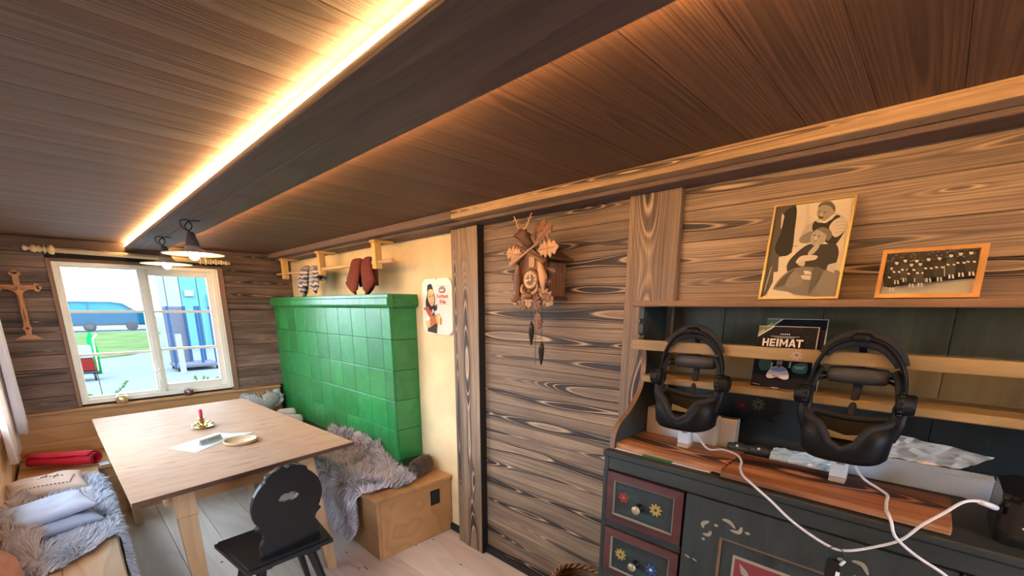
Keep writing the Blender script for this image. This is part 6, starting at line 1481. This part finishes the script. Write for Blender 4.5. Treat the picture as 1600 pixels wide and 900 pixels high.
# pillows by the stove
bo = thing('pillow', (1.46, 4.60, 0.46), 'pale grey folded cushion on the bench corner between heart pillow and stove', 'pillow')
for (a, b, r) in (((1.40, 4.66, 0.575), (1.565, 4.60, 0.585), 0.048), ((1.38, 4.55, 0.545), (1.575, 4.46, 0.535), 0.050), ((1.36, 4.64, 0.49), (1.57, 4.56, 0.49), 0.052)):
    a, b = Vector(a), Vector(b); mb = MB(); mb.tube([a, a.lerp(b, .04), a.lerp(b, .15), a.lerp(b, .5), a.lerp(b, .82), a.lerp(b, .95), b], [r*.3, r*.75, r, r*1.05, r, r*.8, r*.3], 18); mb.build('fold', M['pale_cloth'], bo)
def checks(name, a, b, sc_):
    k = NT(name); v = k.coord((sc_, sc_, sc_)); ck_ = k.add('ShaderNodeTexChecker'); k.link(v, ck_.inputs['Vector']); ck_.inputs['Scale'].default_value = 1.0
    ck_.inputs['Color1'].default_value = (*a, 1); ck_.inputs['Color2'].default_value = (*b, 1); k.col(ck_.outputs['Color']); k.set(Roughness=0.9); return k.m
M['gingham'] = checks('gingham', (0.62, 0.62, 0.64), (0.20, 0.21, 0.25), 90)
hp = thing('heart_pillow', (1.46, 4.95, 0.44), 'grey gingham heart pillow with ruffled rim in the far bench corner', 'pillow')
hc = Vector((1.365, 4.97, 0.655)); hr = Euler((-0.15, 0.0, 0.08)).to_matrix()
ho = [Vector((0.0140*16*math.sin(t_)**3, 0, 0.0100*(13*math.cos(t_) - 5*math.cos(2*t_) - 2*math.cos(3*t_) - math.cos(4*t_)))) * 0.82 for t_ in [2*PI*k/60 for k in range(60)]]
mb = MB(); 
for side in (-1, 1):
    rings = [[hc + hr @ (p*f + Vector((0, side*0.055*math.sqrt(max(0, 1-f*f)), 0))) for p in ho] for f in (1.0, 0.94, 0.8, 0.6, 0.35, 0.05)]
    mb.ring_surf(rings, caps=(False, True))
mb.build('cover', M['gingham'], hp)
mb = MB(); rings = []
for i, f in enumerate((0.98, 1.10, 1.24)):
    rings.append([hc + hr @ (p*f + Vector((0, 0.016*i*math.sin(k*2.1)*0.8, 0.0)) + Vector((0, 0, 0.006*i*math.sin(k*1.3)))) for k, p in enumerate(ho)])
V = [q for r in rings for q in r] + [q + Vector((0, 0.0015, 0)) for r in rings for q in r]; F = []
for L_ in (0, 180):
    for i in range(2):
        for j in range(60): a = L_ + i*60 + j; b = L_ + i*60 + (j+1) % 60; F.append((a, b, b+60, a+60))
mb.raw(V, F, smooth=True); mb.build('ruffle', M['gingham'], hp)
# red blanket roll
M['red_cloth'] = plain('red_felt', (0.60, 0.012, 0.030), 0.8, var=0.12, scale=10, bump=0.15)
rr_ = thing('blanket_roll', (-0.17, 4.70, 0.437), 'bright red rolled blanket in the left bench corner', 'blanket')
def spiral(t0, t1, n, r0, k): 
    return [((r0 + k*t_)*math.cos(t_)*1.12, (r0 + k*t_)*math.sin(t_)*0.82) for t_ in [t0 + (t1-t0)*i/n for i in range(n+1)]]
sp = spiral(0.5, 15.0, 84, 0.030, 0.0026); th_ = 0.0045
NX = 9; V = []; F = []; ns = len(sp)
rd_ = Vector((0.80, -0.60, 0)); rn_ = Vector((0.60, 0.80, 0))
for i in range(NX+1):
    f = i/NX
    for lay in (0, 1):
        for j, (a, b) in enumerate(sp):
            r = math.hypot(a, b); g = 1 - (th_/r if lay else 0); sq = 1 + 0.05*math.sin(f*5 + 1)
            p = Vector((-0.30, 4.80, 0.437 + 0.061 + b*g/sq + 0.003*math.sin(f*9))) + rd_*(0.43*f + 0.012*math.sin(j*0.05)) + rn_*(a*g*sq)
            V.append(tuple(p))
for i in range(NX):
    for lay in (0, 1):
        for j in range(ns-1):
            a = (i*2+lay)*ns + j; b = ((i+1)*2+lay)*ns + j; F.append((a, a+1, b+1, b) if lay == 0 else (a, b, b+1, a+1))
for i in (0, NX):
    for j in range(ns-1): a = (i*2)*ns+j; F.append((a, a+1, a+1+ns, a+ns))
mb = MB(); mb.raw(V, F, smooth=True); mb.build('cloth', M['red_cloth'], rr_)
mb = MB(); mb.tube([Vector((-0.30, 4.80, 0.437 + 0.098 + 0.005*math.sin(k))) + rd_*(0.43*k/8) - rn_*(0.052 + 0.008*math.sin(k*1.7)) for k in range(9)], 0.0018, 5); mb.build('seam', flat((0.25, 0.0, 0.02)), rr_)
mb = MB(); mb.raw([(0.055, 4.50, 0.4372), (0.115, 4.515, 0.4372), (0.105, 4.60, 0.4372), (0.05, 4.59, 0.4372), (0.055, 4.50, 0.4382), (0.115, 4.515, 0.4382), (0.105, 4.60, 0.4382), (0.05, 4.59, 0.4382)], [(0,3,2,1), (4,5,6,7), (0,1,5,4), (1,2,6,5), (2,3,7,6), (3,0,4,7)])
tag(mb.build('paper_tag', M['napkin'], at=(0.085, 4.55, 0.437)), 'small pale paper lying on the bench beside the red roll', 'paper')
# dark fur roll on the stove bench
fr_ = thing('fur_muff', (1.72, 2.60, 0.437), 'dark brown fur muff lying on the stove bench by the green stove', 'muff')
a0, a1 = Vector((1.625, 2.545, 0.50)), Vector((1.775, 2.625, 0.497)); dd = (a1-a0).normalized()
mb = MB(); mb.tube([a0 + dd*0.03, a0, a0 - dd*0.002, a0, a0.lerp(a1, .3), a0.lerp(a1, .7), a1, a1 + dd*0.012], [0.035, 0.040, 0.048, 0.054, 0.058, 0.057, 0.050, 0.02], 22); mb.build('lining', M['fur_brown'], fr_)
M['muff_light'] = furmat('warm_brown_fur', (0.15, 0.085, 0.06), (0.06, 0.035, 0.025))
rg = random.Random(5); S = []; up_ = Vector((0,0,1)); sd_ = dd.cross(up_).normalized(); up_ = sd_.cross(dd)
for k in range(2600):
    a = rg.uniform(0, 2*PI); f = rg.random(); nn = sd_*math.cos(a) + up_*math.sin(a); S.append((a0.lerp(a1, f) + nn*0.052, nn, dd*0.9))
fur('fur', fr_, S, 0.020, M['muff_light'], width=0.002, droop=0.2, seed=3)
# curtains of the left window
def cloth_mat(name, c, d):
    k = NT(name); k.col(k.mix(k.noise(k.coord((1,1,1)), 60, 2), c, d)); k.set(Roughness=0.9, Specular_IOR_Level=0.1)
    k.bsdf.inputs['Transmission Weight'].default_value = 0.0
    tr = k.add('ShaderNodeBsdfTranslucent'); tr.inputs[0].default_value = (*c, 1); mx = k.add('ShaderNodeMixShader'); mx.inputs[0].default_value = 0.4
    k.link(k.bsdf.outputs[0], mx.inputs[1]); k.link(tr.outputs[0], mx.inputs[2]); k.link(mx.outputs[0], k.n['Material Output'].inputs['Surface']); return k.m
M['curtain_pink'] = cloth_mat('blush_curtain', (0.85, 0.74, 0.69), (0.78, 0.66, 0.61))
M['curtain_white'] = cloth_mat('white_curtain', (0.86, 0.82, 0.84), (0.79, 0.74, 0.77))
def curtain(label, y0, y1, z0, z1, x, amp, folds, mt, seed):
    t = thing('curtain', (x, (y0+y1)/2, z0), label, 'curtain')
    nu, nv = 70, 12; V = []; F = []
    for lay in (0, 1):
        for j in range(nv+1):
            f = j/nv
            for i in range(nu+1):
                s = i/nu; a = amp*(0.55 + 0.45*(1-f))
                V.append((x + a*math.sin(s*folds*2*PI + seed + 0.4*math.sin(f*3)) + lay*0.002, y0 + (y1-y0)*s, z0 + (z1-z0)*f + 0.012*math.sin(s*9+seed)*(1-f)))
    m = (nu+1)*(nv+1)
    for j in range(nv):
        for i in range(nu): q = j*(nu+1)+i; F.append((q, q+1, q+nu+2, q+nu+1)); F.append((m+q, m+q+nu+1, m+q+nu+2, m+q+1))
    for i in range(nu): F.append((i, m+i, m+i+1, i+1))
    mb = MB(); mb.raw(V, F, smooth=True); mb.build('cloth', M[mt], t)
    return t
curtain('white gathered curtain on the left wall, the one hanging closer to the crucifix', 4.60, 4.95, 0.735, 2.06, -0.300, 0.024, 4, 'curtain_white', 0.6)
curtain('blush-pink gathered curtain on the left wall, in front of the white one', 4.30, 4.80, 0.60, 2.06, -0.352, 0.020, 5, 'curtain_pink', 2.0)
curtain('gathered curtain on the left wall at the near side of the window', 2.55, 2.95, 0.735, 2.06, -0.345, 0.025, 5, 'curtain_white', 1.0)
rd = thing('curtain_pole', (-0.335, 3.7, 2.05), 'wooden curtain pole above the left wall window', 'rod')
mb = MB(); mb.cyl((-0.335, 2.45, 2.068), (-0.335, 5.02, 2.068), 0.010, n=12); mb.build('rod', M['rod_wood'], rd)
for y in (2.5, 4.98): mb = MB(); mb.box(-0.42, -0.325, y-0.01, y+0.01, 2.058, 2.078, 0.002); mb.build('bracket', M['rod_wood'], rd)
# wicker basket beside the hutch
M['wicker'] = plain('brown_wicker', (0.24, 0.11, 0.05), 0.6, var=0.3, scale=50)
bk_ = thing('wicker_basket', (1.50, 1.05, 0), 'brown braided wicker basket on the floor between plank wall and hutch', 'basket')
bc = (1.49, 1.02); 
mb = MB()
for k in range(36):
    z = 0.008 + k*0.0110; r = 0.105 + 0.018*math.sin(k/36*PI*0.7)
    mb.tube([(bc[0] + (r + 0.003*math.sin(j*PI + k*PI))*math.cos(2*PI*j/28), bc[1] + (r + 0.003*math.sin(j*PI + k*PI))*math.sin(2*PI*j/28), z) for j in range(28)], 0.0062, 5, closed=True)
mb.build('woven_side', M['wicker'], bk_)
for ph in (0, PI):
    mb = MB(); mb.tube([(bc[0] + (0.118 + 0.007*math.cos(j*0.9+ph))*math.cos(2*PI*j/84), bc[1] + (0.118 + 0.007*math.cos(j*0.9+ph))*math.sin(2*PI*j/84), 0.406 + 0.007*math.sin(j*0.9+ph)) for j in range(84)], 0.0075, 6, closed=True); mb.build('braided_rim', M['wicker'], bk_)
mb = MB(); mb.lathe((bc[0], bc[1], 0), [(0.001, 0.002), (0.10, 0.002), (0.10, 0.010), (0.001, 0.010)], 24); mb.build('base', M['wicker'], bk_)
